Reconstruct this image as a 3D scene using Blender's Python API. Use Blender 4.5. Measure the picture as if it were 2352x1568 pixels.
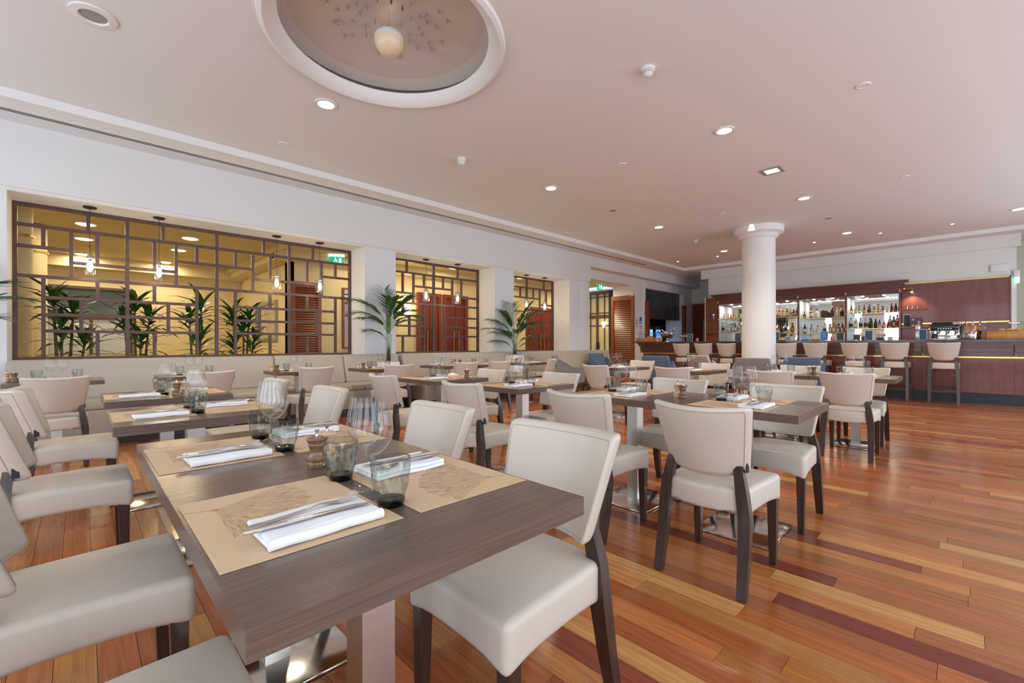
import bpy, bmesh, math, random
from mathutils import Vector, Matrix
R = math.radians
random.seed(7)
scene = bpy.context.scene
for o in list(bpy.data.objects):
    bpy.data.objects.remove(o, do_unlink=True)
COL = scene.collection

# ------------------------------------------------------------------ camera
# world: X runs along the bench wall towards the bar, Y towards the bench wall, Z up
cam_d = bpy.data.cameras.new('camera')
cam_d.sensor_width = 36.0
cam_d.lens = 36.0 * 1019.8 / 2352.0
cam_d.shift_y = (791.2 - 784.0) / 2352.0
cam_d.clip_start = 0.02
cam_d.clip_end = 200
cam = bpy.data.objects.new('camera', cam_d)
COL.objects.link(cam)
cam.location = (0, 0, 1.10)
yaw = R(45.745)
cam.rotation_euler = (Matrix.Rotation(yaw - math.pi / 2, 3, 'Z') @ Matrix.Rotation(math.pi / 2, 3, 'X')
                      @ Matrix.Rotation(R(-0.133), 3, 'Z')).to_euler()
scene.camera = cam

# ------------------------------------------------------------------ world, exposure
vs = scene.view_settings
vs.view_transform = 'Standard'
vs.look = 'None'
vs.exposure = 0.30
vs.gamma = 1.0
vs.use_curve_mapping = False
world = bpy.data.worlds.new('world')
scene.world = world
world.use_nodes = True
bg = world.node_tree.nodes['Background']
bg.inputs[0].default_value = (0.72, 0.84, 1.0, 1)
bg.inputs[1].default_value = 0.9
cy = scene.cycles
cy.max_bounces = 6
cy.diffuse_bounces = 4
cy.glossy_bounces = 3
cy.transmission_bounces = 3
cy.transparent_max_bounces = 12
cy.use_adaptive_sampling = True
cy.adaptive_threshold = 0.05
cy.adaptive_min_samples = 12
cy.caustics_reflective = False
cy.caustics_refractive = False
cy.sample_clamp_indirect = 6.0

# room numbers
ZS, ZC = 3.64, 3.734           # soffit and main ceiling heights
YF, YL, YB = 7.55, 8.19, 7.87  # bench wall face, lattice plane, recessed wall face
XB = 15.55                     # bar wall face
YWIN, XWIN = -3.1, -3.2        # window walls behind and beside the camera

def area(name, loc, rot, sx, sy, power, col):
    d = bpy.data.lights.new(name, 'AREA')
    d.shape = 'RECTANGLE'
    d.size, d.size_y = sx, sy
    d.energy = power
    d.color = col
    o = bpy.data.objects.new(name, d)
    COL.objects.link(o)
    o.location = loc
    o.rotation_euler = rot
    return o

WIN_Y = [(-2.2, 0.2), (1.2, 3.6), (4.6, 7.0), (8.0, 10.4), (11.4, 13.8)]   # windows in the wall beside the camera (x ranges)
WIN_X = [(-2.2, 0.2), (1.2, 3.6), (4.6, 6.6)]                              # windows in the wall behind the camera (y ranges)
DAY = (0.80, 0.90, 1.0)
for a, b in WIN_Y:
    area('window_daylight', ((a + b) / 2, YWIN - 0.16, 1.75), (R(90), 0, 0), b - a, 2.9, 68, DAY)
for a, b in WIN_X:
    area('window_daylight', (XWIN - 0.16, (a + b) / 2, 1.75), (0, R(-90), 0), 2.9, b - a, 55, DAY)

# ------------------------------------------------------------------ materials
def mat(name):
    m = bpy.data.materials.new(name)
    m.use_nodes = True
    nt = m.node_tree
    b = nt.nodes['Principled BSDF']
    return m, nt, b

def N(nt, typ, **kw):
    n = nt.nodes.new(typ)
    for k, v in kw.items():
        if k in n.inputs.keys() if isinstance(k, str) else False:
            n.inputs[k].default_value = v
        else:
            setattr(n, k, v)
    return n

def plain(name, col, rough=0.5, metal=0.0, spec=0.5, bump=0, bscale=200, var=0, vscale=3, coat=0):
    m, nt, b = mat(name)
    b.inputs['Base Color'].default_value = (*col, 1)
    b.inputs['Roughness'].default_value = rough
    b.inputs['Metallic'].default_value = metal
    b.inputs['Specular IOR Level'].default_value = spec
    b.inputs['Coat Weight'].default_value = coat
    b.inputs['Coat Roughness'].default_value = 0.08
    tc = N(nt, 'ShaderNodeTexCoord')
    if var:
        n = N(nt, 'ShaderNodeTexNoise')
        n.inputs['Scale'].default_value = vscale
        n.inputs['Detail'].default_value = 4
        nt.links.new(tc.outputs['Object'], n.inputs['Vector'])
        mx = N(nt, 'ShaderNodeMixRGB')
        mx.inputs[1].default_value = (*[c * (1 - var) for c in col], 1)
        mx.inputs[2].default_value = (*[min(1, c * (1 + var)) for c in col], 1)
        nt.links.new(n.outputs['Fac'], mx.inputs[0])
        nt.links.new(mx.outputs[0], b.inputs['Base Color'])
    if bump:
        n2 = N(nt, 'ShaderNodeTexNoise')
        n2.inputs['Scale'].default_value = bscale
        n2.inputs['Detail'].default_value = 3
        nt.links.new(tc.outputs['Object'], n2.inputs['Vector'])
        bp = N(nt, 'ShaderNodeBump')
        bp.inputs['Strength'].default_value = bump
        bp.inputs['Distance'].default_value = 0.002
        nt.links.new(n2.outputs['Fac'], bp.inputs['Height'])
        nt.links.new(bp.outputs[0], b.inputs['Normal'])
    return m

def wood(name, dark, light, rough=0.35, scale=(3, 60, 60), spec=0.5, coat=0.0, detail=5, world_pos=False):
    """grain stretched along the axis whose scale is smallest"""
    m, nt, b = mat(name)
    tc = N(nt, 'ShaderNodeTexCoord')
    mp = N(nt, 'ShaderNodeMapping')
    mp.inputs['Scale'].default_value = scale
    nt.links.new(tc.outputs['Object'], mp.inputs['Vector'])
    n = N(nt, 'ShaderNodeTexNoise')
    n.inputs['Scale'].default_value = 1.0
    n.inputs['Detail'].default_value = detail
    n.inputs['Roughness'].default_value = 0.65
    nt.links.new(mp.outputs[0], n.inputs['Vector'])
    cr = N(nt, 'ShaderNodeValToRGB')
    cr.color_ramp.elements[0].position = 0.32
    cr.color_ramp.elements[0].color = (*dark, 1)
    cr.color_ramp.elements[1].position = 0.68
    cr.color_ramp.elements[1].color = (*light, 1)
    nt.links.new(n.outputs['Fac'], cr.inputs[0])
    nt.links.new(cr.outputs[0], b.inputs['Base Color'])
    b.inputs['Roughness'].default_value = rough
    b.inputs['Specular IOR Level'].default_value = spec
    b.inputs['Coat Weight'].default_value = coat
    b.inputs['Coat Roughness'].default_value = 0.06
    return m

def emit(name, col, strength):
    m = bpy.data.materials.new(name)
    m.use_nodes = True
    nt = m.node_tree
    nt.nodes.remove(nt.nodes['Principled BSDF'])
    e = N(nt, 'ShaderNodeEmission')
    e.inputs[0].default_value = (*col, 1)
    e.inputs[1].default_value = strength
    nt.links.new(e.outputs[0], nt.nodes['Material Output'].inputs[0])
    return m

def thin_glass(name, tint, refl=1.0, rough=0.0, ior=1.45, edge=None):
    """thin-walled glass: tinted see-through with Fresnel gloss; edges seen grazing are darker"""
    m = bpy.data.materials.new(name)
    m.use_nodes = True
    nt = m.node_tree
    nt.nodes.remove(nt.nodes['Principled BSDF'])
    t = N(nt, 'ShaderNodeBsdfTransparent')
    t.inputs[0].default_value = (*tint, 1)
    if edge:
        lw = N(nt, 'ShaderNodeLayerWeight')
        lw.inputs[0].default_value = 0.35
        mx = N(nt, 'ShaderNodeMixRGB')
        mx.inputs[1].default_value = (*tint, 1)
        mx.inputs[2].default_value = (*edge, 1)
        nt.links.new(lw.outputs['Facing'], mx.inputs[0])
        nt.links.new(mx.outputs[0], t.inputs[0])
    g = N(nt, 'ShaderNodeBsdfGlossy')
    g.inputs['Roughness'].default_value = rough
    g.inputs['Color'].default_value = (refl, refl, refl, 1)
    l2 = N(nt, 'ShaderNodeLayerWeight')
    l2.inputs[0].default_value = 0.5
    pw = N(nt, 'ShaderNodeMath', operation='POWER')
    pw.inputs[1].default_value = 4.0
    nt.links.new(l2.outputs['Facing'], pw.inputs[0])
    f0 = ((ior - 1) / (ior + 1)) ** 2
    ma = N(nt, 'ShaderNodeMath', operation='MULTIPLY_ADD')
    ma.inputs[1].default_value = (1 - f0) * 0.8
    ma.inputs[2].default_value = f0
    nt.links.new(pw.outputs[0], ma.inputs[0])
    mix = N(nt, 'ShaderNodeMixShader')
    nt.links.new(ma.outputs[0], mix.inputs[0])
    nt.links.new(t.outputs[0], mix.inputs[1])
    nt.links.new(g.outputs[0], mix.inputs[2])
    nt.links.new(mix.outputs[0], nt.nodes['Material Output'].inputs[0])
    return m

M = {}
M['wall'] = plain('wall_paint', (0.80, 0.80, 0.79), 0.75, var=0.012, vscale=2)
M['pillar'] = plain('pillar_paint', (0.82, 0.83, 0.85), 0.7, var=0.015, vscale=2)
M['ceiling'] = plain('ceiling_paint', (0.86, 0.855, 0.85), 0.85)
M['trim'] = plain('trim_paint', (0.86, 0.86, 0.85), 0.6)
M['dome'] = plain('dome_plaster', (0.66, 0.61, 0.56), 0.6)
M['darkgap'] = plain('dark_gap_band', (0.10, 0.065, 0.045), 0.5)  # gap between ring and dome, its shade put into the colour
M['leather'] = plain('beige_leather', (0.61, 0.55, 0.475), 0.42, spec=0.45, bump=0.12, bscale=420, var=0.03, vscale=5)
M['fabric_back'] = plain('greige_backing', (0.53, 0.48, 0.435), 0.6, spec=0.3, bump=0.15, bscale=600)
M['seam'] = plain('seam_thread', (0.42, 0.36, 0.30), 0.7)
M['bench'] = plain('bench_leather', (0.53, 0.47, 0.395), 0.45, spec=0.4, bump=0.08, bscale=300, var=0.03, vscale=2)
M['legwood'] = wood('espresso_wood', (0.028, 0.015, 0.011), (0.062, 0.032, 0.023), 0.3, (60, 60, 4), coat=0.2)
M['tag'] = plain('fabric_tag', (0.03, 0.035, 0.06), 0.8)
M['table'] = wood('wenge_laminate', (0.100, 0.066, 0.051), (0.158, 0.108, 0.084), 0.25, (4.0, 230, 230), spec=0.5, detail=3)
M['steel'] = plain('brushed_steel', (0.62, 0.60, 0.57), 0.26, 1.0, bump=0.05, bscale=300)
M['plate'] = plain('polished_steel_plate', (0.66, 0.64, 0.60), 0.13, 1.0, bump=0.03, bscale=30)
M['cutlery'] = plain('cutlery_steel', (0.75, 0.74, 0.72), 0.12, 1.0)
M['black'] = plain('black_metal', (0.012, 0.012, 0.014), 0.4)
M['napkin'] = plain('white_linen', (0.86, 0.87, 0.89), 0.85, bump=0.2, bscale=500)
M['pepper'] = wood('walnut_mill', (0.11, 0.055, 0.022), (0.22, 0.12, 0.055), 0.3, (70, 70, 8), coat=0.5)
M['salt'] = wood('beech_mill', (0.55, 0.36, 0.20), (0.70, 0.50, 0.31), 0.38, (70, 70, 8), coat=0.2)
M['engrave'] = plain('mill_lettering', (0.75, 0.72, 0.66), 0.6)
M['wine'] = thin_glass('clear_glass', (0.985, 0.99, 0.99), 1.0, edge=(0.86, 0.88, 0.88))
M['tumbler'] = thin_glass('smoky_tumbler_glass', (0.80, 0.82, 0.80), 1.0, ior=1.5, edge=(0.50, 0.54, 0.54))
M['tumbler_base'] = thin_glass('dark_tumbler_base', (0.18, 0.26, 0.31), 1.0, ior=1.5, edge=(0.05, 0.08, 0.10))
M['pane'] = thin_glass('window_pane', (0.95, 0.97, 0.97), 0.8, ior=1.3)
M['lattice'] = wood('lattice_wood', (0.070, 0.034, 0.026), (0.125, 0.065, 0.050), 0.42, (20, 20, 20))
M['mahog'] = wood('mahogany', (0.115, 0.020, 0.012), (0.215, 0.046, 0.026), 0.3, (25, 25, 2.5), coat=0.35)
M['mahogh'] = wood('mahogany_moulding', (0.090, 0.020, 0.012), (0.17, 0.042, 0.024), 0.3, (25, 2.5, 25), coat=0.35)
M['panelwood'] = wood('plum_veneer', (0.15, 0.042, 0.040), (0.225, 0.072, 0.062), 0.33, (6, 9, 1.3), coat=0.3, detail=8)
M['louver'] = wood('louver_wood', (0.15, 0.030, 0.013), (0.27, 0.065, 0.028), 0.35, (8, 8, 30), coat=0.2)
M['doorwood'] = wood('door_wood', (0.16, 0.040, 0.015), (0.29, 0.085, 0.034), 0.35, (25, 25, 3), coat=0.2)
M['kick'] = plain('kick_plate', (0.020, 0.024, 0.032), 0.35)
M['granite'] = plain('granite_slab', (0.065, 0.055, 0.050), 0.16, var=0.5, vscale=90)
M['brass'] = plain('polished_brass', (0.78, 0.50, 0.16), 0.2, 1.0)
M['mirror'] = plain('mirror', (0.83, 0.86, 0.84), 0.02, 1.0)
M['board'] = plain('pale_blue_boards', (0.60, 0.64, 0.72), 0.4)
M['glassshelf'] = thin_glass('green_edge_glass', (0.88, 0.94, 0.90), 1.0, edge=(0.45, 0.62, 0.52))
M['dark'] = plain('dark_interior', (0.012, 0.010, 0.010), 0.6)
M['smoke'] = plain('smoked_glass', (0.055, 0.070, 0.068), 0.12, spec=0.6)
M['fridge'] = plain('fridge_black', (0.008, 0.010, 0.016), 0.25)
M['fridge_on'] = emit('fridge_light', (0.16, 0.42, 1.0), 1.6)
M['fridge_hot'] = emit('fridge_lamp', (0.75, 0.88, 1.0), 9.0)
M['white'] = plain('white_plastic', (0.82, 0.82, 0.81), 0.4)
M['paper'] = plain('white_paper', (0.80, 0.80, 0.78), 0.8)
M['blue_print'] = plain('blue_print', (0.045, 0.17, 0.42), 0.6)
M['navy'] = plain('navy_menu_card', (0.022, 0.070, 0.135), 0.5, var=0.2, vscale=30)
M['charcoal'] = plain('charcoal_card', (0.035, 0.038, 0.042), 0.6)
M['gold_print'] = plain('gold_print', (0.50, 0.42, 0.26), 0.5)
M['lounge_grey'] = plain('grey_wool', (0.27, 0.265, 0.265), 0.85, bump=0.3, bscale=500)
M['lounge_blue'] = plain('blue_wool', (0.115, 0.175, 0.265), 0.85, bump=0.3, bscale=500)
M['lounge_beige'] = plain('beige_wool', (0.50, 0.46, 0.41), 0.85, bump=0.3, bscale=500)
M['cream'] = plain('cream_hall_paint', (0.74, 0.63, 0.40), 0.7)
M['creamceil'] = plain('cream_hall_ceiling', (0.68, 0.56, 0.34), 0.8)
M['gilt'] = plain('gilt_ring', (0.65, 0.42, 0.10), 0.3, 0.9)
M['leaf'] = plain('glossy_leaf', (0.045, 0.115, 0.022), 0.38, var=0.45, vscale=9)
M['leaf2'] = plain('palm_leaf', (0.060, 0.165, 0.035), 0.42, var=0.4, vscale=7)
M['stem'] = plain('palm_stem', (0.14, 0.27, 0.055), 0.5, var=0.3, vscale=8)
M['bark'] = plain('cane_bark', (0.22, 0.17, 0.10), 0.8, var=0.3, vscale=20)
M['pot'] = plain('pot_ceramic', (0.55, 0.53, 0.50), 0.5)
M['down'] = emit('downlight_lens', (1.0, 0.86, 0.66), 9.0)
M['spot'] = emit('spot_lens', (1.0, 0.90, 0.75), 14.0)
M['squarelight'] = emit('square_lens', (0.95, 1.0, 0.98), 4.0)
M['bulb'] = emit('pendant_bulb', (1.0, 0.74, 0.45), 45.0)
M['halllamp'] = emit('hall_lamp', (1.0, 0.80, 0.42), 9.0)
M['exit_g'] = emit('exit_green', (0.02, 0.42, 0.22), 1.0)
M['exit_w'] = emit('exit_white', (0.75, 1.0, 0.88), 1.3)
M['shade'] = plain('cream_shade', (0.80, 0.64, 0.42), 0.35, coat=0.3)
M['chrome'] = plain('chrome', (0.72, 0.72, 0.72), 0.08, 1.0)
M['amber_metal'] = plain('amber_clip', (0.42, 0.20, 0.04), 0.3, 0.6)
M['speaker'] = plain('speaker_mesh', (0.38, 0.36, 0.34), 0.7)
M['slot'] = plain('slot_dark', (0.03, 0.028, 0.026), 0.8)
M['honey'] = wood('honey_oak', (0.40, 0.16, 0.030), (0.58, 0.26, 0.055), 0.35, (2, 30, 30), coat=0.3)
M['acrylic'] = thin_glass('clear_acrylic', (0.93, 0.94, 0.94), 0.9, ior=1.4, edge=(0.7, 0.72, 0.72))
M['bread'] = plain('baked_bread', (0.56, 0.30, 0.09), 0.6, var=0.4, vscale=40)
M['citrus'] = plain('yellow_citrus', (0.72, 0.46, 0.03), 0.45)
M['pink'] = plain('pink_glass', (0.62, 0.16, 0.22), 0.25)
M['red_liquid'] = plain('red_cocktail', (0.55, 0.05, 0.03), 0.2)
M['bluewrap'] = plain('blue_paper', (0.10, 0.30, 0.55), 0.5)
M['purple'] = plain('purple_tin', (0.17, 0.12, 0.30), 0.35)
M['flower'] = plain('dried_flowers', (0.72, 0.62, 0.48), 0.8, var=0.4, vscale=50)
M['red_led'] = emit('red_indicator', (1.0, 0.15, 0.10), 3.0)
M['art'] = plain('print_art', (0.50, 0.44, 0.34), 0.6, var=0.5, vscale=6)
M['frame_silver'] = plain('silver_frame', (0.36, 0.40, 0.42), 0.3, 0.7)

# placemat: kraft paper with a printed ginkgo leaf (flat print, in the mat's own coordinates)
def placemat_mat():
    m, nt, b = mat('kraft_paper_ginkgo')
    L = nt.links.new
    def V(op, a, bb=None, c=None):
        n = N(nt, 'ShaderNodeMath', operation=op)
        for i, x in enumerate((a, bb, c)):
            if x is None: continue
            if isinstance(x, (int, float)): n.inputs[i].default_value = x
            else: L(x, n.inputs[i])
        return n.outputs[0]
    tc = N(nt, 'ShaderNodeTexCoord')
    sp = N(nt, 'ShaderNodeSeparateXYZ')
    L(tc.outputs['Object'], sp.inputs[0])
    x, y = sp.outputs[0], sp.outputs[1]
    # fan origin near the seat-side corner, opening along +x and towards the mat's middle
    dx, dy = V('ADD', x, 0.105), V('SUBTRACT', y, 0.115)
    r = V('SQRT', V('ADD', V('MULTIPLY', dx, dx), V('MULTIPLY', dy, dy)))
    th = V('ARCTAN2', dy, dx)
    thc = V('ADD', th, 0.55)                       # fan axis points down into the mat
    cv = N(nt, 'ShaderNodeCombineXYZ')
    L(V('MULTIPLY', thc, 60.0), cv.inputs[0]); L(V('MULTIPLY', r, 26.0), cv.inputs[1])
    nz = N(nt, 'ShaderNodeTexNoise')
    nz.inputs['Scale'].default_value = 1.0
    nz.inputs['Detail'].default_value = 2
    L(cv.outputs[0], nz.inputs['Vector'])
    lines = V('GREATER_THAN', nz.outputs['Fac'], 0.53)
    wob = N(nt, 'ShaderNodeTexNoise'); wob.inputs['Scale'].default_value = 1.0
    cw = N(nt, 'ShaderNodeCombineXYZ'); L(V('MULTIPLY', thc, 7.0), cw.inputs[0]); L(cw.outputs[0], wob.inputs['Vector'])
    rmax = V('ADD', V('MULTIPLY', wob.outputs['Fac'], 0.05), 0.155)
    inside = V('MULTIPLY', V('LESS_THAN', r, rmax), V('LESS_THAN', V('ABSOLUTE', thc), 1.05))
    core = V('LESS_THAN', r, 0.008)
    stem = V('MULTIPLY', V('LESS_THAN', V('ABSOLUTE', V('SUBTRACT', dy, V('MULTIPLY', dx, -0.35))), 0.0025),
             V('MULTIPLY', V('LESS_THAN', dx, 0.0), V('GREATER_THAN', dx, -0.055)))
    fade = V('SUBTRACT', 1.0, V('MULTIPLY', r, 2.6))
    lm = V('MULTIPLY', V('MULTIPLY', lines, inside), fade)
    fac = V('MINIMUM', V('ADD', V('MAXIMUM', lm, V('MULTIPLY', V('MAXIMUM', core, stem), 0.6)), V('MULTIPLY', inside, 0.10)), 0.75)
    mx = N(nt, 'ShaderNodeMixRGB')
    mx.inputs[1].default_value = (0.66, 0.48, 0.30, 1)
    mx.inputs[2].default_value = (0.27, 0.165, 0.075, 1)
    L(fac, mx.inputs[0]); L(mx.outputs[0], b.inputs['Base Color'])
    b.inputs['Roughness'].default_value = 0.72
    return m
M['mat'] = placemat_mat()

# floor boards: colour per board from the mesh, grain along the board
def floor_mat():
    m, nt, b = mat('jatoba_board')
    L = nt.links.new
    at_ = N(nt, 'ShaderNodeVertexColor'); at_.layer_name = 'board'
    g = N(nt, 'ShaderNodeNewGeometry')
    ad = N(nt, 'ShaderNodeVectorMath', operation='ADD')
    sc_ = N(nt, 'ShaderNodeVectorMath', operation='SCALE'); sc_.inputs['Scale'].default_value = 37.0
    L(at_.outputs['Color'], sc_.inputs[0]); L(g.outputs['Position'], ad.inputs[0]); L(sc_.outputs[0], ad.inputs[1])
    mp = N(nt, 'ShaderNodeMapping'); mp.inputs['Scale'].default_value = (70, 3.0, 1)
    L(ad.outputs[0], mp.inputs['Vector'])
    n = N(nt, 'ShaderNodeTexNoise'); n.inputs['Scale'].default_value = 1; n.inputs['Detail'].default_value = 6; n.inputs['Roughness'].default_value = 0.6
    n.inputs['Distortion'].default_value = 0.6
    L(mp.outputs[0], n.inputs['Vector'])
    cr = N(nt, 'ShaderNodeValToRGB')
    cr.color_ramp.elements[0].position = 0.25; cr.color_ramp.elements[0].color = (0.62, 0.55, 0.50, 1)
    cr.color_ramp.elements[1].position = 0.75; cr.color_ramp.elements[1].color = (1.22, 1.24, 1.25, 1)
    L(n.outputs['Fac'], cr.inputs[0])
    mx = N(nt, 'ShaderNodeMixRGB', blend_type='MULTIPLY'); mx.inputs[0].default_value = 1
    L(at_.outputs['Color'], mx.inputs[1]); L(cr.outputs[0], mx.inputs[2])
    L(mx.outputs[0], b.inputs['Base Color'])
    n2 = N(nt, 'ShaderNodeTexNoise'); n2.inputs['Scale'].default_value = 2.2; n2.inputs['Detail'].default_value = 5
    L(g.outputs['Position'], n2.inputs['Vector'])
    mr = N(nt, 'ShaderNodeMapRange'); mr.inputs[1].default_value = 0.3; mr.inputs[2].default_value = 0.7
    mr.inputs[3].default_value = 0.14; mr.inputs[4].default_value = 0.26
    L(n2.outputs['Fac'], mr.inputs[0]); L(mr.outputs[0], b.inputs['Roughness'])
    b.inputs['Specular IOR Level'].default_value = 0.5
    bp = N(nt, 'ShaderNodeBump'); bp.inputs['Strength'].default_value = 0.08; bp.inputs['Distance'].default_value = 0.002
    L(n.outputs['Fac'], bp.inputs['Height']); L(bp.outputs[0], b.inputs['Normal'])
    return m
M['board_floor'] = floor_mat()
M['joint'] = plain('floor_joint', (0.05, 0.022, 0.010), 0.7)

# ------------------------------------------------------------------ mesh kit
class MB:
    def __init__(s):
        s.v, s.f = [], []
    def add(s, vs, fs):
        n = len(s.v)
        s.v += [tuple(v) for v in vs]
        s.f += [tuple(i + n for i in f) for f in fs]
        return s
    def box(s, x0, x1, y0, y1, z0, z1):
        v = [(x0, y0, z0), (x1, y0, z0), (x1, y1, z0), (x0, y1, z0), (x0, y0, z1), (x1, y0, z1), (x1, y1, z1), (x0, y1, z1)]
        return s.add(v, [(0, 3, 2, 1), (4, 5, 6, 7), (0, 1, 5, 4), (1, 2, 6, 5), (2, 3, 7, 6), (3, 0, 4, 7)])
    def rbox(s, x0, x1, y0, y1, z0, z1, r, nr=2, mid=(1, 1, 1), fn=None):
        """box with rounded edges; fn bends the finished points"""
        lo, hi = (x0, y0, z0), (x1, y1, z1)
        ax = []
        for a in range(3):
            rr = min(r, (hi[a] - lo[a]) / 2 - 1e-5)
            l = [lo[a] + rr * k / nr for k in range(nr)]
            l += [lo[a] + rr + (hi[a] - lo[a] - 2 * rr) * k / mid[a] for k in range(mid[a] + 1)]
            l += [hi[a] - rr + rr * k / nr for k in range(1, nr + 1)]
            ax.append(l)
        n = [len(l) - 1 for l in ax]
        idx, vs = {}, []
        def vert(i, j, k):
            if (i, j, k) in idx: return idx[(i, j, k)]
            p = [ax[0][i], ax[1][j], ax[2][k]]
            q = [min(max(p[a], lo[a] + min(r, (hi[a] - lo[a]) / 2)), hi[a] - min(r, (hi[a] - lo[a]) / 2)) for a in range(3)]
            d = Vector(p) - Vector(q)
            if d.length > 1e-9:
                d = d.normalized() * r
            o = Vector(q) + d
            if fn: o = Vector(fn(o.x, o.y, o.z))
            idx[(i, j, k)] = len(vs)
            vs.append(tuple(o))
            return idx[(i, j, k)]
        fs = []
        for i in range(n[0]):
            for j in range(n[1]):
                fs.append((vert(i, j, 0), vert(i, j + 1, 0), vert(i + 1, j + 1, 0), vert(i + 1, j, 0)))
                k = n[2]
                fs.append((vert(i, j, k), vert(i + 1, j, k), vert(i + 1, j + 1, k), vert(i, j + 1, k)))
        for i in range(n[0]):
            for k in range(n[2]):
                fs.append((vert(i, 0, k), vert(i + 1, 0, k), vert(i + 1, 0, k + 1), vert(i, 0, k + 1)))
                j = n[1]
                fs.append((vert(i, j, k), vert(i, j, k + 1), vert(i + 1, j, k + 1), vert(i + 1, j, k)))
        for j in range(n[1]):
            for k in range(n[2]):
                fs.append((vert(0, j, k), vert(0, j, k + 1), vert(0, j + 1, k + 1), vert(0, j + 1, k)))
                i = n[0]
                fs.append((vert(i, j, k), vert(i, j + 1, k), vert(i, j + 1, k + 1), vert(i, j, k + 1)))
        return s.add(vs, fs)
    def lathe(s, prof, seg=24, c=(0, 0, 0), a0=0.0, a1=None, cap=True):
        full = a1 is None
        a1 = a0 + 2 * math.pi if full else a1
        m = seg if full else seg + 1
        vs, fs = [], []
        for r, z in prof:
            for i in range(m):
                t = a0 + (a1 - a0) * i / seg
                vs.append((c[0] + r * math.cos(t), c[1] + r * math.sin(t), c[2] + z))
        for p in range(len(prof) - 1):
            for i in range(seg):
                j = (i + 1) % m if full else i + 1
                fs.append((p * m + i, p * m + j, (p + 1) * m + j, (p + 1) * m + i))
        if full and cap:
            if prof[0][0] > 1e-6: fs.append(tuple(reversed(range(m))))
            if prof[-1][0] > 1e-6: fs.append(tuple((len(prof) - 1) * m + i for i in range(m)))
        return s.add(vs, fs)
    def tube(s, pts, rad, seg=6, square=False, up=(0, 0, 1), cap=True):
        pts = [Vector(p) for p in pts]
        n = len(pts)
        rad = rad if isinstance(rad, (list, tuple)) else [rad] * n
        vs, fs = [], []
        u0 = Vector(up)
        for i, p in enumerate(pts):
            t = (pts[min(i + 1, n - 1)] - pts[max(i - 1, 0)]).normalized()
            a = t.cross(u0)
            if a.length < 1e-4: a = t.cross(Vector((1, 0, 0)))
            a.normalize()
            b = a.cross(t).normalized()
            ra = rad[i] if isinstance(rad[i], (list, tuple)) else (rad[i], rad[i])
            if square:
                for sx, sy in ((1, 1), (-1, 1), (-1, -1), (1, -1)):
                    vs.append(p + a * ra[0] * sx + b * ra[1] * sy)
            else:
                for k in range(seg):
                    w = 2 * math.pi * k / seg
                    vs.append(p + a * ra[0] * math.cos(w) + b * ra[1] * math.sin(w))
        sg = 4 if square else seg
        for i in range(n - 1):
            for k in range(sg):
                l = (k + 1) % sg
                fs.append((i * sg + k, i * sg + l, (i + 1) * sg + l, (i + 1) * sg + k))
        if cap:
            fs.append(tuple(reversed(range(sg))))
            fs.append(tuple((n - 1) * sg + k for k in range(sg)))
        return s.add(vs, fs)
    def prism(s, poly, a, b, axis='y'):
        n = len(poly)
        def P(u, w, t):
            return (u, t, w) if axis == 'y' else ((t, u, w) if axis == 'x' else (u, w, t))
        vs = [P(u, w, a) for u, w in poly] + [P(u, w, b) for u, w in poly]
        fs = [tuple(range(n)), tuple(reversed(range(n, 2 * n)))]
        fs += [(i, i + n, (i + 1) % n + n, (i + 1) % n) for i in range(n)]
        return s.add(vs, fs)
    def bar(s, p, q, w, h, up=(0, 0, 1)):
        return s.tube([p, q], [(w / 2, h / 2)] * 2, square=True, up=up)
    def mesh(s, name, m, smooth=True, angle=38):
        me = bpy.data.meshes.new(name)
        me.from_pydata(s.v, [], s.f)
        bm = bmesh.new(); bm.from_mesh(me)
        bmesh.ops.recalc_face_normals(bm, faces=bm.faces)
        bm.to_mesh(me); bm.free()
        me.materials.append(M[m] if isinstance(m, str) else m)
        if smooth:
            me.polygons.foreach_set('use_smooth', [True] * len(me.polygons))
            me.set_sharp_from_angle(angle=R(angle))
        me.update()
        return me

def tag(o, label=None, cat=None, group=None, kind=None):
    if label: o['label'] = label
    if cat: o['category'] = cat
    if group: o['group'] = group
    if kind: o['kind'] = kind
    return o

def obj(name, me, parent=None, loc=(0, 0, 0), rot=(0, 0, 0), scale=(1, 1, 1)):
    o = bpy.data.objects.new(name, me)
    COL.objects.link(o)
    o.location = loc
    o.rotation_euler = rot
    o.scale = scale
    if parent: o.parent = parent
    return o

def thing(name, label, cat, loc=(0, 0, 0), rz=0.0, group=None, kind=None):
    o = bpy.data.objects.new(name, None)
    o.empty_display_size = 0.1
    COL.objects.link(o)
    o.location = loc
    o.rotation_euler = (0, 0, rz)
    return tag(o, label, cat, group, kind)

def struct(name, me, label, cat=None, parent=None, loc=(0, 0, 0)):
    o = obj(name, me, parent, loc)
    if parent is None: tag(o, label, cat or name.split('_')[0], kind='structure')
    return o

class Kit:
    """a thing built once: parts share their mesh data between copies"""
    def __init__(s, name, cat):
        s.name, s.cat, s.parts = name, cat, []
    def part(s, name, me, sub=None, loc=(0, 0, 0), rot=(0, 0, 0), label=None):
        s.parts.append((name, me, sub, loc, rot, label))
        return len(s.parts) - 1
    def put(s, label, loc, rz=0.0, group=None, skip=()):
        root = thing(s.name, label, s.cat, loc, rz, group)
        made = []
        for name, me, sub, l, r, lab in s.parts:
            o = obj(name, me, made[sub] if sub is not None else root, l, r)
            if lab: o['label'] = lab
            made.append(o)
        return root

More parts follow.
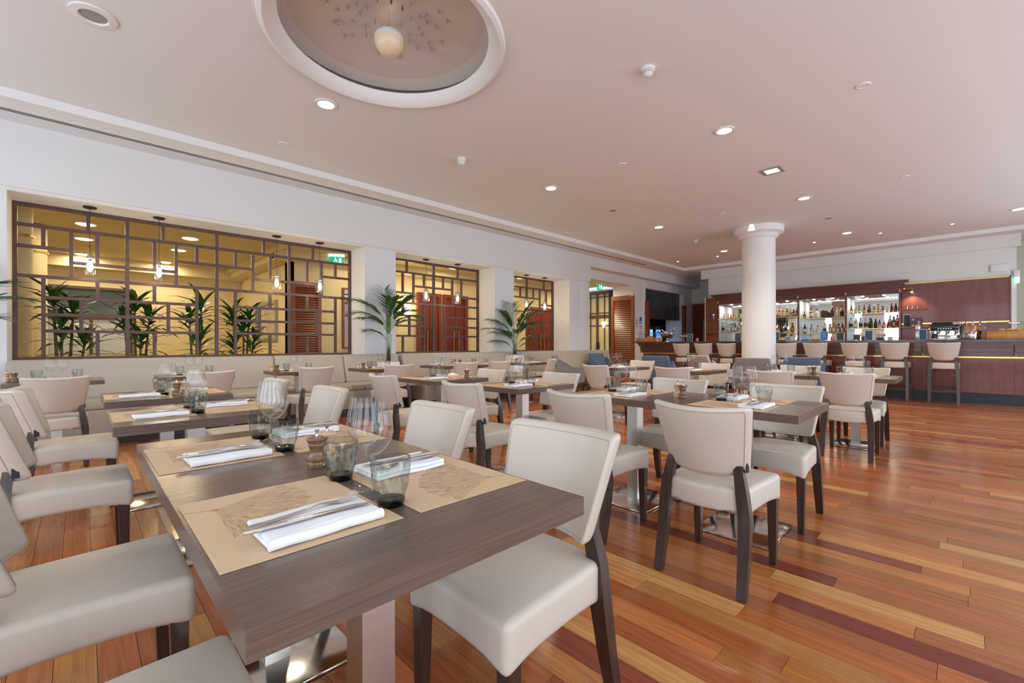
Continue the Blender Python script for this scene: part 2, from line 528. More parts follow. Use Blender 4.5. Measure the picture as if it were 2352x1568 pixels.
# ================================================================== FLOOR
def boards():
    W, G, T = 0.109, 0.0014, 0.012
    rnd = random.Random(21)
    pal = [((0.40, 0.128, 0.036), 6), ((0.45, 0.155, 0.045), 6), ((0.36, 0.105, 0.030), 4), ((0.50, 0.200, 0.062), 3),
           ((0.27, 0.062, 0.024), 1.3), ((0.33, 0.105, 0.036), 1.4), ((0.58, 0.285, 0.095), 1.1)]
    tot = sum(w for _, w in pal)
    def pick():
        t = rnd.random() * tot
        for c, w in pal:
            t -= w
            if t <= 0: break
        return [x * (1 + rnd.uniform(-0.12, 0.12)) for x in c]
    yel = [0.62, 0.32, 0.105]
    rows = []
    k0 = int((-3.2 - 2.332) / W)
    k1 = int((18.0 - 2.332) / W)
    for k in range(k0, k1 + 1):
        x0 = 2.332 + k * W
        y = -3.1 - rnd.random()
        cuts = [y]
        while y < 8.25:
            y += rnd.uniform(0.75, 1.55)
            cuts.append(y)
        if k in (0, -4):               # two pale boards that end side by side in the foreground
            j = min(range(len(cuts)), key=lambda i: abs(cuts[i] - 0.655))
            cuts[j] = 0.655
        for a, b in zip(cuts, cuts[1:]):
            a2, b2 = max(a, -3.1), min(b, 8.25)
            if b2 - a2 < 0.02: continue
            c = pick()
            if k == 0 and abs(b - 0.655) < 0.01: c = yel
            if k == -4 and abs(a - 0.655) < 0.01: c = yel
            if k == 1 and a < 0.655 < b: c = [0.21, 0.045, 0.02]
            if k == -2 and a < 0.5 < b: c = [0.20, 0.036, 0.017]
            rows.append((x0 + G / 2, x0 + W - G / 2, a2 + G / 2, b2 - G / 2, c))
    cth, sth = math.cos(yaw), math.sin(yaw)
    def shown(r):
        best = 0
        for ty in (0.1, 0.5, 0.9):
            x, yy = (r[0] + r[1]) / 2, r[2] + (r[3] - r[2]) * ty
            d = x * cth + yy * sth
            if d < 0.9: continue
            u = (x * sth - yy * cth) / d
            v = 1.1 / d
            if abs(u) < 1.2 and v < 0.80:
                best += (r[3] - r[2]) / d ** 3 * (1.8 if u > 0.25 else 1.0)
        return best
    rows.sort(key=shown, reverse=True)
    return rows, T

def board_mesh(name, rs, T):
    mb = MB(); cols = []
    for x0, x1, y0, y1, c in rs:
        mb.box(x0, x1, y0, y1, -T, 0.0)
        cols.append(c)
    me = mb.mesh(name, 'board_floor', smooth=False)
    at_ = me.color_attributes.new('board', 'FLOAT_COLOR', 'POINT')
    data = []
    for c in cols: data += [c[0], c[1], c[2], 1.0] * 8
    at_.data.foreach_set('color', data)
    return me

floor_o = struct('floor', MB().box(-3.2, 18.0, -3.1, 8.25, -0.10, -0.0122).mesh('floor', 'joint', False),
                 'polished reddish wooden board floor of the restaurant', 'floor')
rows, T_ = boards()
for r in rows[:300]:
    obj('floor_board', board_mesh('floor_board', [r], T_), floor_o)
tag(obj('floor_board_field', board_mesh('floor_board_field', rows[300:], T_), floor_o), kind='stuff')

# ================================================================== CEILING
DC, DR = (1.945, 3.53), 0.985            # centre and radius of the round ceiling recess
mb = MB()
x0, x1, y0, y1, hs = XWIN, 15.08, YWIN, 6.835, 1.15
cx, cy_ = DC
Zt = ZC + 0.02
def flat(a, b, c, d): mb.box(a, b, c, d, ZC, Zt)
flat(x0, cx - hs, y0, y1); flat(cx + hs, x1, y0, y1); flat(cx - hs, cx + hs, y0, cy_ - hs); flat(cx - hs, cx + hs, cy_ + hs, y1)
seg = 96
ring, sq = [], []
for i in range(seg):
    t = 2 * math.pi * i / seg
    c_, s_ = math.cos(t), math.sin(t)
    k = hs / max(abs(c_), abs(s_))
    ring.append((cx + DR * c_, cy_ + DR * s_, ZC)); sq.append((cx + k * c_, cy_ + k * s_, ZC))
vs_ = ring + sq + [(a, b, Zt) for a, b, _ in ring] + [(a, b, Zt) for a, b, _ in sq]
fs_ = []
for i in range(seg):
    j = (i + 1) % seg
    fs_ += [(i, j, seg + j, seg + i), (2 * seg + i, 3 * seg + i, 3 * seg + j, 2 * seg + j), (i, 2 * seg + i, 2 * seg + j, j)]
mb.add(vs_, fs_)
ceil_o = struct('ceiling', mb.mesh('ceiling', 'ceiling', False), 'smooth pale ceiling with a round recess', 'ceiling')
# lowered margins along the bench wall and the bar wall
sof = obj('soffit', MB().box(XWIN, 18.0, 6.835, YB, ZS, ZC + 0.05).mesh('soffit', 'ceiling', False), ceil_o)
obj('soffit', MB().box(15.0, 18.0, YWIN, 6.835, ZS, ZC + 0.05).mesh('soffit', 'ceiling', False), ceil_o)
for yy in (7.184, 7.228):
    obj('air_slot', MB().box(XWIN, 13.0, yy - 0.009, yy + 0.009, ZS - 0.003, ZS + 0.001).mesh('air_slot', 'slot', False), sof)

# round recess: white moulded ring, dark band for the shaded gap, shallow dome
dome = thing('ceiling_dome', 'round ceiling dome with white ring and hanging cream bowl lamp', 'ceiling dome', (cx, cy_, ZC))
obj('ring_moulding', MB().lathe([(1.015, 0.0), (1.008, -0.03), (0.975, -0.045), (0.93, -0.03), (0.885, 0.02), (0.87, 0.055), (0.885, 0.07), (0.97, 0.07), (1.015, 0.01)], 96, cap=False).mesh('ring_moulding', 'trim'), dome)
obj('dark_gap_band', MB().lathe([(0.985, 0.06), (0.955, 0.14), (0.955, 0.15), (0.995, 0.15), (0.995, 0.06)], 96, cap=False).mesh('dark_gap_band', 'darkgap'), dome)
obj('dome_shell', MB().lathe([(0.965, 0.135), (0.80, 0.19), (0.60, 0.235), (0.40, 0.265), (0.20, 0.28), (0.001, 0.285), (0.001, 0.31), (0.97, 0.16)], 72, cap=False).mesh('dome_shell', 'dome'), dome)
bowl = obj('bowl_shade', MB().lathe([(0.001, -0.125), (0.05, -0.115), (0.09, -0.085), (0.118, -0.04), (0.127, 0.0), (0.122, 0.0), (0.112, -0.04), (0.085, -0.08), (0.001, -0.115)], 40).mesh('bowl_shade', 'shade'), dome, (0.0, 0.0, 0.02))
obj('upper_bowl', MB().lathe([(0.127, 0.0), (0.122, 0.035), (0.10, 0.068), (0.06, 0.09), (0.02, 0.095), (0.02, 0.09), (0.055, 0.082), (0.095, 0.06), (0.117, 0.03), (0.122, 0.0)], 40, cap=False).mesh('upper_bowl', 'white'), bowl)
obj('clamp', MB().box(-0.008, 0.008, -0.025, 0.025, 0.085, 0.125).mesh('clamp', 'chrome', False), bowl)
obj('cord', MB().tube([(0, 0, 0.12), (0, 0, 0.30)], 0.003, 6).mesh('cord', 'chrome'), dome)
cr_me = MB().lathe([(0.007, 0), (0.0095, 0.022), (0.0095, 0.03), (0.004, 0.034), (0.004, 0.05), (0.001, 0.051)], 8).mesh('crystal_clip', 'chrome')
cr_am = MB().lathe([(0.007, 0), (0.0095, 0.022), (0.0095, 0.03), (0.004, 0.034), (0.004, 0.05), (0.001, 0.051)], 8).mesh('crystal_clip_amber', 'amber_metal')
rk = random.Random(4)
kk = 0
for rr, nn in ((0.17, 8), (0.26, 12), (0.34, 14), (0.43, 14), (0.51, 12)):
    for i in range(nn):
        t = 2 * math.pi * (i + 0.5 * (nn % 4 == 0)) / nn + rk.uniform(-0.12, 0.12)
        r2 = rr + rk.uniform(-0.02, 0.02)
        zt = 0.285 - 0.155 * (r2 / 0.965) ** 2
        obj('crystal_clip', cr_am if kk in (5, 6) else cr_me, dome, (r2 * math.cos(t), r2 * math.sin(t), zt - 0.048))
        kk += 1
bl = bpy.data.lights.new('bowl_lamp', 'POINT'); bl.energy = 6; bl.color = (1, 0.84, 0.62); bl.shadow_soft_size = 0.08
blo = bpy.data.objects.new('bowl_lamp', bl); COL.objects.link(blo); blo.parent = dome; blo.location = (0, 0, 0.05)

# ================================================================== BENCH WALL (wall_left)
wl = struct('wall_left', MB().box(XWIN, 10.52, YF, 7.62, 2.905, ZS).mesh('wall_left', 'wall', False), 'long white bench wall with three lattice openings', 'wall')
obj('lintel', MB().box(XWIN, 10.52, 7.62, 8.25, 2.883, ZS).mesh('lintel', 'wall', False), wl)
OPEN = [(-0.589, 3.697), (4.317, 6.852), (7.477, 9.599)]
for a, b in ((XWIN, -0.589), (3.697, 4.317), (6.852, 7.477), (9.599, 10.52)):
    obj('pillar', MB().box(a, b, 7.60, 8.25, 0, 2.883).mesh('pillar', 'pillar', False), wl)
for a, b in OPEN:
    obj('sill_wall', MB().box(a, b, 7.60, 8.25, 0, 0.912).mesh('sill_wall', 'wall', False), wl)
for a, b in ((XWIN, 10.47),):
    obj('cove_trim', MB().prism([(7.575, 2.905), (7.62, 2.905), (7.62, 2.868), (7.605, 2.870), (7.588, 2.885)], a, b, 'x').mesh('cove_trim', 'trim', False), wl)
obj('corner_trim', MB().box(10.17, 10.32, 7.575, 7.60, 0, 2.90).mesh('corner_trim', 'trim', False), wl)

# ------------------------------------------------ lattice screens
LV = dict(T=2.865, a=2.611, b=2.345, c=2.186, d=1.976, e=1.714, f=1.497, g=1.287, B=0.939)
def lattice(label, xa, xb, joints, H, V, cat='lattice screen'):
    t = thing('lattice_screen', label, cat, ((xa + xb) / 2, YL, 0.92), group='wooden lattice screens in the wall openings')
    ox = (xa + xb) / 2
    D = 0.024
    def piece(name, x0, x1, z0, z1, dep=D):
        obj(name, MB().box(x0 - ox, x1 - ox, -dep, dep, z0 - 0.92, z1 - 0.92).mesh(name, 'lattice', False), t)
    piece('top_rail', xa, xb, 2.838, 2.883, 0.03)
    piece('bottom_rail', xa, xb, 0.913, 0.958, 0.03)
    piece('side_stile', xa, xa + 0.042, 0.958, 2.838, 0.03)
    piece('side_stile', xb - 0.042, xb, 0.958, 2.838, 0.03)
    for j in joints:
        piece('joint_stile', j - 0.021, j + 0.021, 0.958, 2.838, 0.028)
    h = 0.0195
    for lv, x0, x1 in H:
        z = LV[lv]
        piece('cross_bar', x0, x1, z - h, z + h)
    for x, l0, l1 in V:
        z1 = 2.838 if l0 == 'T' else LV[l0] - h
        z0 = 0.958 if l1 == 'B' else LV[l1] + h
        piece('upright_bar', x - h, x + h, z0, z1, 0.022)
    return t
L0, L1 = -0.575, 3.658
j1, j2, j3 = 0.48, 1.537, 2.597
lattice('wide four panel dark wooden lattice screen, largest of the three', -0.589, 3.697, (j1, j2, j3),
        [('a', L0, j1), ('a', j1, j2), ('a', j2, j3), ('a', j3, L1), ('b', L0, -0.075), ('c', -0.075, j1), ('c', j1, 1.03),
         ('d', L0, j1), ('d', j1, j2), ('d', j2, j3), ('d', j3, L1), ('e', -0.326, j1), ('e', j1, 1.282), ('f', -0.326, j1), ('f', j1, 1.282),
         ('g', -0.326, j1), ('g', j1, 1.282), ('b', 1.03, j2), ('b', j2, 2.04), ('c', 2.04, j3), ('c', j3, 3.15), ('b', 3.15, L1),
         ('e', 1.792, j3), ('e', j3, 3.402), ('f', 1.792, j3), ('f', j3, 3.402), ('g', 1.792, j3), ('g', j3, 3.402)],
        [(0.087, 'T', 'a'), (-0.326, 'a', 'b'), (-0.075, 'a', 'd'), (0.176, 'a', 'c'), (-0.326, 'd', 'B'), (0.176, 'd', 'e'), (0.018, 'e', 'g'),
         (0.176, 'g', 'B'), (0.875, 'T', 'a'), (0.777, 'a', 'c'), (1.03, 'a', 'd'), (1.282, 'a', 'b'), (0.777, 'd', 'e'), (0.936, 'e', 'g'),
         (1.282, 'd', 'B'), (0.777, 'g', 'B'), (2.202, 'T', 'a'), (1.792, 'a', 'b'), (2.04, 'a', 'd'), (2.299, 'a', 'c'), (1.792, 'd', 'B'),
         (2.299, 'd', 'e'), (2.14, 'e', 'g'), (2.299, 'g', 'B'), (2.995, 'T', 'a'), (2.899, 'a', 'c'), (3.15, 'a', 'd'), (3.402, 'a', 'b'),
         (2.899, 'd', 'e'), (3.052, 'e', 'g'), (3.402, 'd', 'B'), (2.899, 'g', 'B')])
P0, P1, pj = 4.33, 6.838, 5.576
lattice('two panel dark wooden lattice screen between the two potted palms', 4.317, 6.852, (pj,),
        [('a', P0, pj), ('a', pj, P1), ('c', P0, 5.069), ('b', 5.069, pj), ('b', pj, 6.082), ('c', 6.082, P1), ('d', P0, pj), ('d', pj, P1),
         ('e', P0, 5.331), ('f', P0, 5.331), ('g', P0, 5.331), ('e', 5.842, P1), ('f', 5.842, P1), ('g', 5.842, P1)],
        [(4.909, 'T', 'a'), (6.236, 'T', 'a'), (4.813, 'a', 'c'), (5.069, 'a', 'd'), (5.329, 'a', 'b'), (5.829, 'a', 'b'), (6.082, 'a', 'd'),
         (6.339, 'a', 'c'), (4.813, 'd', 'e'), (5.331, 'd', 'B'), (4.968, 'e', 'g'), (4.813, 'g', 'B'), (5.842, 'd', 'B'), (6.188, 'e', 'g'), (6.35, 'g', 'B')])
Q0, Q1, qj = 7.49, 9.585, 8.528
lattice('narrow looking dark wooden lattice screen behind the second palm', 7.477, 9.599, (qj,),
        [('a', Q0, qj), ('a', qj, Q1), ('b', Q0, qj), ('b', qj, 9.043), ('c', 9.043, Q1), ('d', Q0, qj), ('d', qj, Q1), ('e', 8.802, Q1),
         ('f', 8.802, Q1), ('g', 8.802, Q1)],
        [(9.206, 'T', 'a'), (8.283, 'a', 'b'), (8.782, 'a', 'b'), (9.043, 'a', 'd'), (9.306, 'a', 'c'), (8.802, 'd', 'B'), (9.176, 'e', 'g'), (9.342, 'g', 'B')])

# ================================================================== HALL BEHIND THE LATTICE
hall = struct('wall_hall', MB().box(-2.6, 3.5, 14.6, 14.75, 0, 3.2).mesh('wall_hall', 'cream', False), 'cream far wall of the hall behind the lattice', 'wall')
obj('hall_side_wall', MB().box(3.327, 3.47, 10.6, 14.6, 0, 3.2).mesh('hall_side_wall', 'cream', False), hall)
obj('hall_near_wall', MB().box(3.327, 13.6, 10.6, 10.75, 0, 3.2).mesh('hall_near_wall', 'cream', False), hall)
obj('hall_left_wall', MB().box(-2.75, -2.6, 8.25, 14.75, 0, 3.2).mesh('hall_left_wall', 'cream', False), hall)
obj('beam', MB().box(-2.6, 3.33, 14.3, 14.6, 2.92, 3.2).mesh('beam', 'cream', False), hall)
obj('beam', MB().box(3.0, 3.327, 10.4, 14.6, 2.95, 3.2).mesh('beam', 'cream', False), hall)
obj('beam', MB().box(3.0, 13.6, 10.35, 10.6, 2.98, 3.2).mesh('beam', 'cream', False), hall)
obj('cornice', MB().box(2.9, 3.0, 8.5, 14.6, 3.08, 3.2).mesh('cornice', 'cream', False), hall)
struct('ceiling_hall', MB().box(-2.75, 13.6, 8.25, 14.75, 3.2, 3.3).mesh('ceiling_hall', 'creamceil', False), 'cream ceiling of the hall behind the lattice', 'ceiling')
struct('floor_hall', MB().box(-2.75, 13.6, 8.25, 14.75, -0.1, 0).mesh('floor_hall', plain('hall_stone', (0.42, 0.34, 0.22), 0.3), False), 'pale stone floor of the hall', 'floor')
hl_me = MB().lathe([(0.001, 0.0), (0.10, 0.0), (0.13, 0.012), (0.13, 0.02)], 24).mesh('lens', 'halllamp')
hr_me = MB().lathe([(0.13, 0.0), (0.15, 0.0), (0.155, 0.02), (0.13, 0.02)], 24, cap=False).mesh('rim', 'white')
k = 0
for hx, hy in ((0.08, 10.58), (0.07, 12.06), (0.06, 14.1), (1.555, 10.6), (1.56, 12.07), (1.54, 14.05), (4.9, 9.7), (7.3, 9.75), (9.9, 9.75)):
    rowp = 'left row' if hx < 1 else 'right row'
    dist = ('nearest', 'middle', 'farthest')[k % 3]
    if k < 6: lab = 'round hall ceiling lamp, %s of the %s behind the wide lattice' % (dist, rowp)
    else: lab = 'round hall ceiling lamp seen behind the %s lattice' % ('wide lattice right end of', 'two panel', 'narrow')[k - 6].replace('wide lattice right end of', 'right end of the wide')
    t = thing('hall_lamp', lab, 'ceiling lamp', (hx, hy, 3.18), group='hall ceiling lamps')
    obj('lens', hl_me, t, (0, 0, -0.01)); obj('rim', hr_me, t, (0, 0, 0))
    d = bpy.data.lights.new('hall_lamp_light', 'AREA'); d.shape = 'DISK'; d.size = 0.3; d.energy = 15; d.color = (1.0, 0.82, 0.50)
    lo = bpy.data.objects.new('hall_lamp_light', d); COL.objects.link(lo); lo.parent = t; lo.location = (0, 0, -0.03)
    k += 1
# columns with gilt rings
for (hx, hy, lab) in ((-0.66, 9.75, 'near cream hall column with gilt rings behind the lattice'), (-0.57, 11.3, 'far cream hall column with gilt rings behind the lattice')):
    t = thing('hall_column', lab, 'column', (hx, hy, 0))
    obj('shaft', MB().lathe([(0.17, 0), (0.17, 3.19)], 28).mesh('shaft', 'cream'), t)
    for z in (0.93, 2.72):
        obj('gilt_ring', MB().lathe([(0.17, z - 0.02), (0.187, z - 0.014), (0.187, z - 0.002), (0.176, z), (0.187, z + 0.003), (0.187, z + 0.014), (0.17, z + 0.02)], 28).mesh('gilt_ring', 'gilt'), t)
# louvred door, picture, mirror, exit sign, dark window
def louver_door(name, label, x0, x1, y, z1, n, th=0.05, face=-1):
    t = thing(name, label, 'door', ((x0 + x1) / 2, y, 0))
    w = (x1 - x0) / 2
    for a, b in ((-w, -w + 0.09), (w - 0.09, w)):
        obj('stile', MB().box(a, b, -th, 0, 0, z1).mesh('stile', 'doorwood', False), t)
    obj('rail', MB().box(-w + 0.09, w - 0.09, -th, 0, z1 - 0.12, z1).mesh('rail', 'doorwood', False), t)
    obj('rail', MB().box(-w + 0.09, w - 0.09, -th, 0, 0, 0.2).mesh('rail', 'doorwood', False), t)
    obj('back_panel', MB().box(-w + 0.09, w - 0.09, -0.012, 0, 0.2, z1 - 0.12).mesh('back_panel', 'louver', False), t)
    step = (z1 - 0.32) / n
    sl = MB().prism([(-0.045, 0.0), (-0.038, 0.0), (-0.012, step * 0.92), (-0.019, step * 0.92)], -w + 0.09, w - 0.09, 'x').mesh('slat', 'louver', False)
    for i in range(n):
        obj('slat', sl, t, (0, 0, 0.2 + i * step))
    return t
louver_door('louvred_door', 'reddish louvred hall door behind the wide lattice', 3.392, 4.061, 10.6, 2.54, 40)
pic = thing('framed_picture', 'framed landscape picture on the hall side wall', 'picture', (3.327, 12.12, 1.68))
obj('frame', MB().box(-0.05, 0, -0.85, -0.77, -0.48, 0.48).box(-0.05, 0, 0.77, 0.85, -0.48, 0.48).box(-0.05, 0, -0.77, 0.77, 0.40, 0.48).box(-0.05, 0, -0.77, 0.77, -0.48, -0.40).mesh('frame', 'frame_silver', False), pic)
obj('print', MB().box(-0.02, 0, -0.77, 0.77, -0.40, 0.40).mesh('print', 'art', False), pic)
mir = thing('wall_mirror', 'narrow red framed mirror at the right end of the wide lattice', 'mirror', (4.66, 10.6, 1.75))
obj('frame', MB().box(-0.09, -0.05, -0.05, 0, -0.74, 0.74).box(0.25, 0.29, -0.05, 0, -0.74, 0.74).box(-0.05, 0.25, -0.05, 0, 0.70, 0.74).box(-0.05, 0.25, -0.05, 0, -0.74, -0.70).mesh('frame', 'doorwood', False), mir)
obj('glass', MB().box(-0.05, 0.25, -0.02, 0, -0.70, 0.70).mesh('glass', 'mirror', False), mir)
dw = thing('dark_window', 'dark glazed window on the far hall wall', 'window', (0.2, 14.6, 1.75))
obj('frame', MB().box(-0.79, -0.73, -0.06, 0, -0.85, 0.75).box(0.70, 0.76, -0.06, 0, -0.85, 0.75).box(-0.73, 0.70, -0.06, 0, 0.69, 0.75).box(-0.73, 0.70, -0.06, 0, -0.03, 0.03).box(-0.03, 0.03, -0.06, 0, -0.85, -0.03).mesh('frame', 'lattice', False), dw)
obj('pane', MB().box(-0.73, 0.70, -0.03, 0, 0.03, 0.69).mesh('pane', 'smoke', False), dw)
obj('pane', MB().box(-0.73, 0.70, -0.03, 0, -0.85, -0.03).mesh('pane', plain('daylit_pane', (0.50, 0.56, 0.60), 0.2), False), dw)
def running_man(t, w, h, yq, flip=1):
    """white pictogram: figure running to a door, arrow"""
    g = 'exit_w'
    m_ = MB().lathe([(0.001, -0.001), (h * 0.09, -0.001), (h * 0.09, 0.001), (0.001, 0.001)], 12)
    m_.v = [(flip * (-w * 0.08 + a), yq + c * 0.5, h * 0.28 + b) for a, b, c in m_.v]
    obj('pictogram_head', m_.mesh('pictogram_head', g, False), t)
    b_ = MB()
    for p, q in (((-0.08, 0.16), (-0.02, -0.08)), ((-0.02, -0.08), (-0.15, -0.16)), ((-0.02, -0.08), (0.08, -0.30)), ((-0.15, -0.16), (-0.22, -0.30)), ((-0.07, 0.12), (0.08, 0.04)), ((-0.07, 0.12), (-0.18, 0.02))):
        b_.bar((flip * p[0] * w, yq, p[1] * h), (flip * q[0] * w, yq, q[1] * h), h * 0.075, 0.002, up=(0, 1, 0))
    obj('pictogram_body', b_.mesh('pictogram_body', g, False), t)
    obj('pictogram_door', MB().box(flip * 0.17 * w, flip * 0.36 * w, yq - 0.001, yq + 0.001, -0.32 * h, 0.32 * h).mesh('pictogram_door', g, False), t)
def exit_sign(label, loc, rz, w=0.30, h=0.17):
    t = thing('exit_sign', label, 'sign', loc, rz)
    obj('sign_plate', MB().box(-w / 2, w / 2, -0.008, 0.008, -h / 2, h / 2).mesh('sign_plate', 'exit_g', False), t)
    obj('lamp_housing', MB().box(-w / 2 - 0.02, w / 2 + 0.02, -0.05, 0.05, h / 2, h / 2 + 0.045).mesh('lamp_housing', 'exit_w', False), t)
    running_man(t, w, h, -0.010)
    return t
exit_sign('green running man exit sign behind the wide lattice', (4.27, 10.2, 3.06), R(-30))
# lift lobby doors behind the second and third screen
def flush_doors(label, x0, x1, z1):
    t = thing('lobby_door', label, 'door', ((x0 + x1) / 2, 10.6, 0))
    w = (x1 - x0) / 2
    obj('surround', MB().box(-w - 0.1, -w, -0.08, 0, 0, z1 + 0.1).box(w, w + 0.1, -0.08, 0, 0, z1 + 0.1).box(-w, w, -0.08, 0, z1, z1 + 0.1).mesh('surround', 'mahog', False), t)
    for a, b in ((-w, -0.01), (0.01, w)):
        lf = obj('door_leaf', MB().box(a, b, -0.04, 0, 0, z1).mesh('door_leaf', plain('lobby_red_wood', (0.16, 0.022, 0.012), 0.35), False), t)
        sx = b - 0.08 if a < 0 else a + 0.08
        obj('pull_handle', MB().box(sx - 0.012, sx + 0.012, -0.09, -0.04, 0.9, 1.5).mesh('pull_handle', 'brass', False), lf)
flush_doors('dark red double lobby door behind the two panel lattice', 6.75, 7.35, 2.45)
flush_doors('second dark red lobby door behind the two panel lattice', 7.62, 8.3, 2.45)
flush_doors('dark red lobby door behind the narrow lattice', 11.2, 12.3, 2.3)
sc = thing('wall_sconce', 'cream uplight wall lamp behind the two panel lattice', 'wall lamp', (6.25, 10.6, 1.95))
obj('sconce_shade', MB().lathe([(0.10, -0.10), (0.12, 0.12), (0.115, 0.12), (0.095, -0.09)], 20, (0, -0.16, 0), cap=False).mesh('sconce_shade', emit('sconce_glow', (1.0, 0.78, 0.45), 5.0)), sc)
obj('bracket', MB().bar((0, 0, -0.12), (0, -0.16, -0.12), 0.03, 0.03).mesh('bracket', 'brass', False), sc)
sl_ = bpy.data.lights.new('sconce_light', 'POINT'); sl_.energy = 12; sl_.color = (1, 0.78, 0.45); sl_.shadow_soft_size = 0.1
so = bpy.data.objects.new('sconce_light', sl_); COL.objects.link(so); so.parent = sc; so.location = (0, -0.2, 0.25)

# ================================================================== RECESSED WALL, DOORWAY, HATCH (wall_recess)
wr = struct('wall_recess', MB().box(10.52, 18.0, YF, YB, 3.34, ZS).mesh('wall_recess', 'wall', False), 'white recessed wall beyond the bench wall', 'wall')
obj('head_wall', MB().box(10.52, 18.0, YB, 8.62, 3.07, 3.4).mesh('head_wall', 'wall', False), wr)
obj('jamb_wall', MB().box(13.316, 14.212, YB, 8.62, 0, 3.07).mesh('jamb_wall', 'wall', False), wr)
obj('jamb_wall', MB().box(17.183, 18.0, YB, 8.62, 0, 3.07).mesh('jamb_wall', 'wall', False), wr)
obj('hatch_base', MB().box(14.212, 17.183, YB, 8.62, 0, 0.98).mesh('hatch_base', 'wall', False), wr)
obj('hatch_back', MB().box(14.212, 17.183, 9.3, 9.35, 0.98, 3.07).mesh('hatch_back', 'dark', False), wr)
obj('hatch_shelf', MB().box(14.212, 17.183, 8.62, 9.3, 0.93, 0.98).mesh('hatch_shelf', 'dark', False), wr)
obj('hatch_side', MB().box(14.16, 14.212, 8.62, 9.35, 0.98, 3.07).box(17.183, 17.23, 8.62, 9.35, 0.98, 3.07).box(14.16, 17.23, 8.62, 9.35, 3.07, 3.12).mesh('hatch_side', 'dark', False), wr)
obj('wall_moulding', MB().box(14.05, 14.085, YB - 0.018, YB, 0, 3.34).mesh('wall_moulding', 'trim', False), wr)
obj('wall_end', MB().box(10.40, 10.52, 7.87, 8.62, 0, 3.4).mesh('wall_end', 'wall', False), wr)
# smoked glass upper light with slatted boards behind
hg = thing('hatch_glazing', 'smoked glass panel in the serving hatch behind the bar', 'glazing', (15.7, 8.05, 1.0))
obj('smoked_pane', MB().box(-1.48, 1.48, -0.01, 0.01, 1.05, 2.07).mesh('smoked_pane', 'smoke', False), hg)
obj('bottom_rail', MB().box(-1.48, 1.48, -0.02, 0.02, 1.03, 1.055).mesh('bottom_rail', 'brass', False), hg)
for xx, lab in ((14.16, 'left folded wooden shutter of the serving hatch'), (17.02, 'right folded wooden shutter of the serving hatch')):
    t = thing('hatch_shutter', lab, 'shutter', (xx, YB, 1.0), group='hatch shutters')
    obj('shutter_leaf', MB().box(0, 0.16, -0.10, 0.0, 0.0, 1.62).mesh('shutter_leaf', 'doorwood', False), t)
    obj('edge_strip', MB().box(0.02, 0.14, -0.104, -0.10, 0.02, 1.60).mesh('edge_strip', 'louver', False), t)
for i in range(4):
    t = thing('cabinet_front', 'dark louvred cabinet front inside the hatch, %s from the left' % ('first', 'second', 'third', 'fourth')[i], 'cabinet', (14.6 + i * 0.62, 9.28, 1.5))
    obj('front_frame', MB().box(0, 0.06, -0.03, 0, 0, 1.0).box(0.48, 0.54, -0.03, 0, 0, 1.0).mesh('front_frame', 'doorwood', False), t)
    s_me = MB().box(0.06, 0.48, -0.025, 0, 0.0, 0.06).mesh('slat', 'mahog', False)
    for k in range(12): obj('slat', s_me, t, (0, 0, 0.01 + k * 0.082))
for xx, lab in ((16.05, 'left glowing blue bottle cooler in the serving hatch'), (16.68, 'right glowing blue bottle cooler in the serving hatch')):
    t = thing('bottle_cooler', lab, 'cooler', (xx, 8.75, 0.98), group='glowing coolers')
    obj('cooler_body', MB().box(-0.27, 0.27, -0.05, 0.4, 0.0, 0.84).mesh('cooler_body', 'fridge', False), t)
    obj('lit_door', MB().box(-0.2, 0.2, -0.056, -0.05, 0.05, 0.70).mesh('lit_door', 'fridge_on', False), t)
    obj('door_frame', MB().box(-0.23, -0.2, -0.07, -0.05, 0.02, 0.73).box(0.2, 0.23, -0.07, -0.05, 0.02, 0.73).box(-0.2, 0.2, -0.07, -0.05, 0.70, 0.73).mesh('door_frame', 'fridge', False), t)
    obj('lamp', MB().lathe([(0.001, -0.05), (0.05, 0), (0.001, 0.05)], 10, (0.12, -0.1, 0.28)).mesh('lamp', 'fridge_hot'), t)
    bt = MB()
    for q in range(4): bt.lathe([(0.035, 0.06), (0.035, 0.24), (0.012, 0.30), (0.012, 0.36)], 10, (-0.14 + q * 0.09, -0.075, 0))
    obj('bottle_row', bt.mesh('bottle_row', 'fridge'), t)
# doorway: folded louvred leaf on the reveal and a glazed door deeper in the corridor
t = thing('folding_door', 'tall reddish slatted door leaf folded beside the doorway', 'door', (13.316, 8.22, 0))
for a, b in ((-0.44, -0.34), (0.34, 0.44)):
    obj('stile', MB().box(-0.06, 0, a, b, 0, 2.75).mesh('stile', 'doorwood', False), t)
for a, b in ((2.60, 2.75), (0, 0.18)):
    obj('rail', MB().box(-0.06, 0, -0.34, 0.34, a, b).mesh('rail', 'doorwood', False), t)
obj('back_panel', MB().box(-0.015, 0, -0.34, 0.34, 0.18, 2.60).mesh('back_panel', 'louver', False), t)
s_me = MB().prism([(-0.050, 0.0), (-0.043, 0.0), (-0.014, 0.058), (-0.021, 0.058)], -0.34, 0.34, 'y').mesh('slat', 'louver', False)
for i in range(38): obj('slat', s_me, t, (0, 0, 0.185 + i * 0.0635))
cor = struct('wall_corridor', MB().box(14.35, 14.5, 8.62, 12.0, 0, 3.2).mesh('wall_corridor', 'cream', False), 'yellowish corridor end wall beyond the doorway', 'wall')
obj('corridor_side', MB().box(13.6, 14.35, 8.62, 8.72, 0, 3.2).mesh('corridor_side', 'cream', False), cor)
gd = thing('glazed_door', 'dark brown glazed door with small panes in the corridor', 'door', (14.33, 9.95, 0))
YA, YZ = -0.62, 0.62
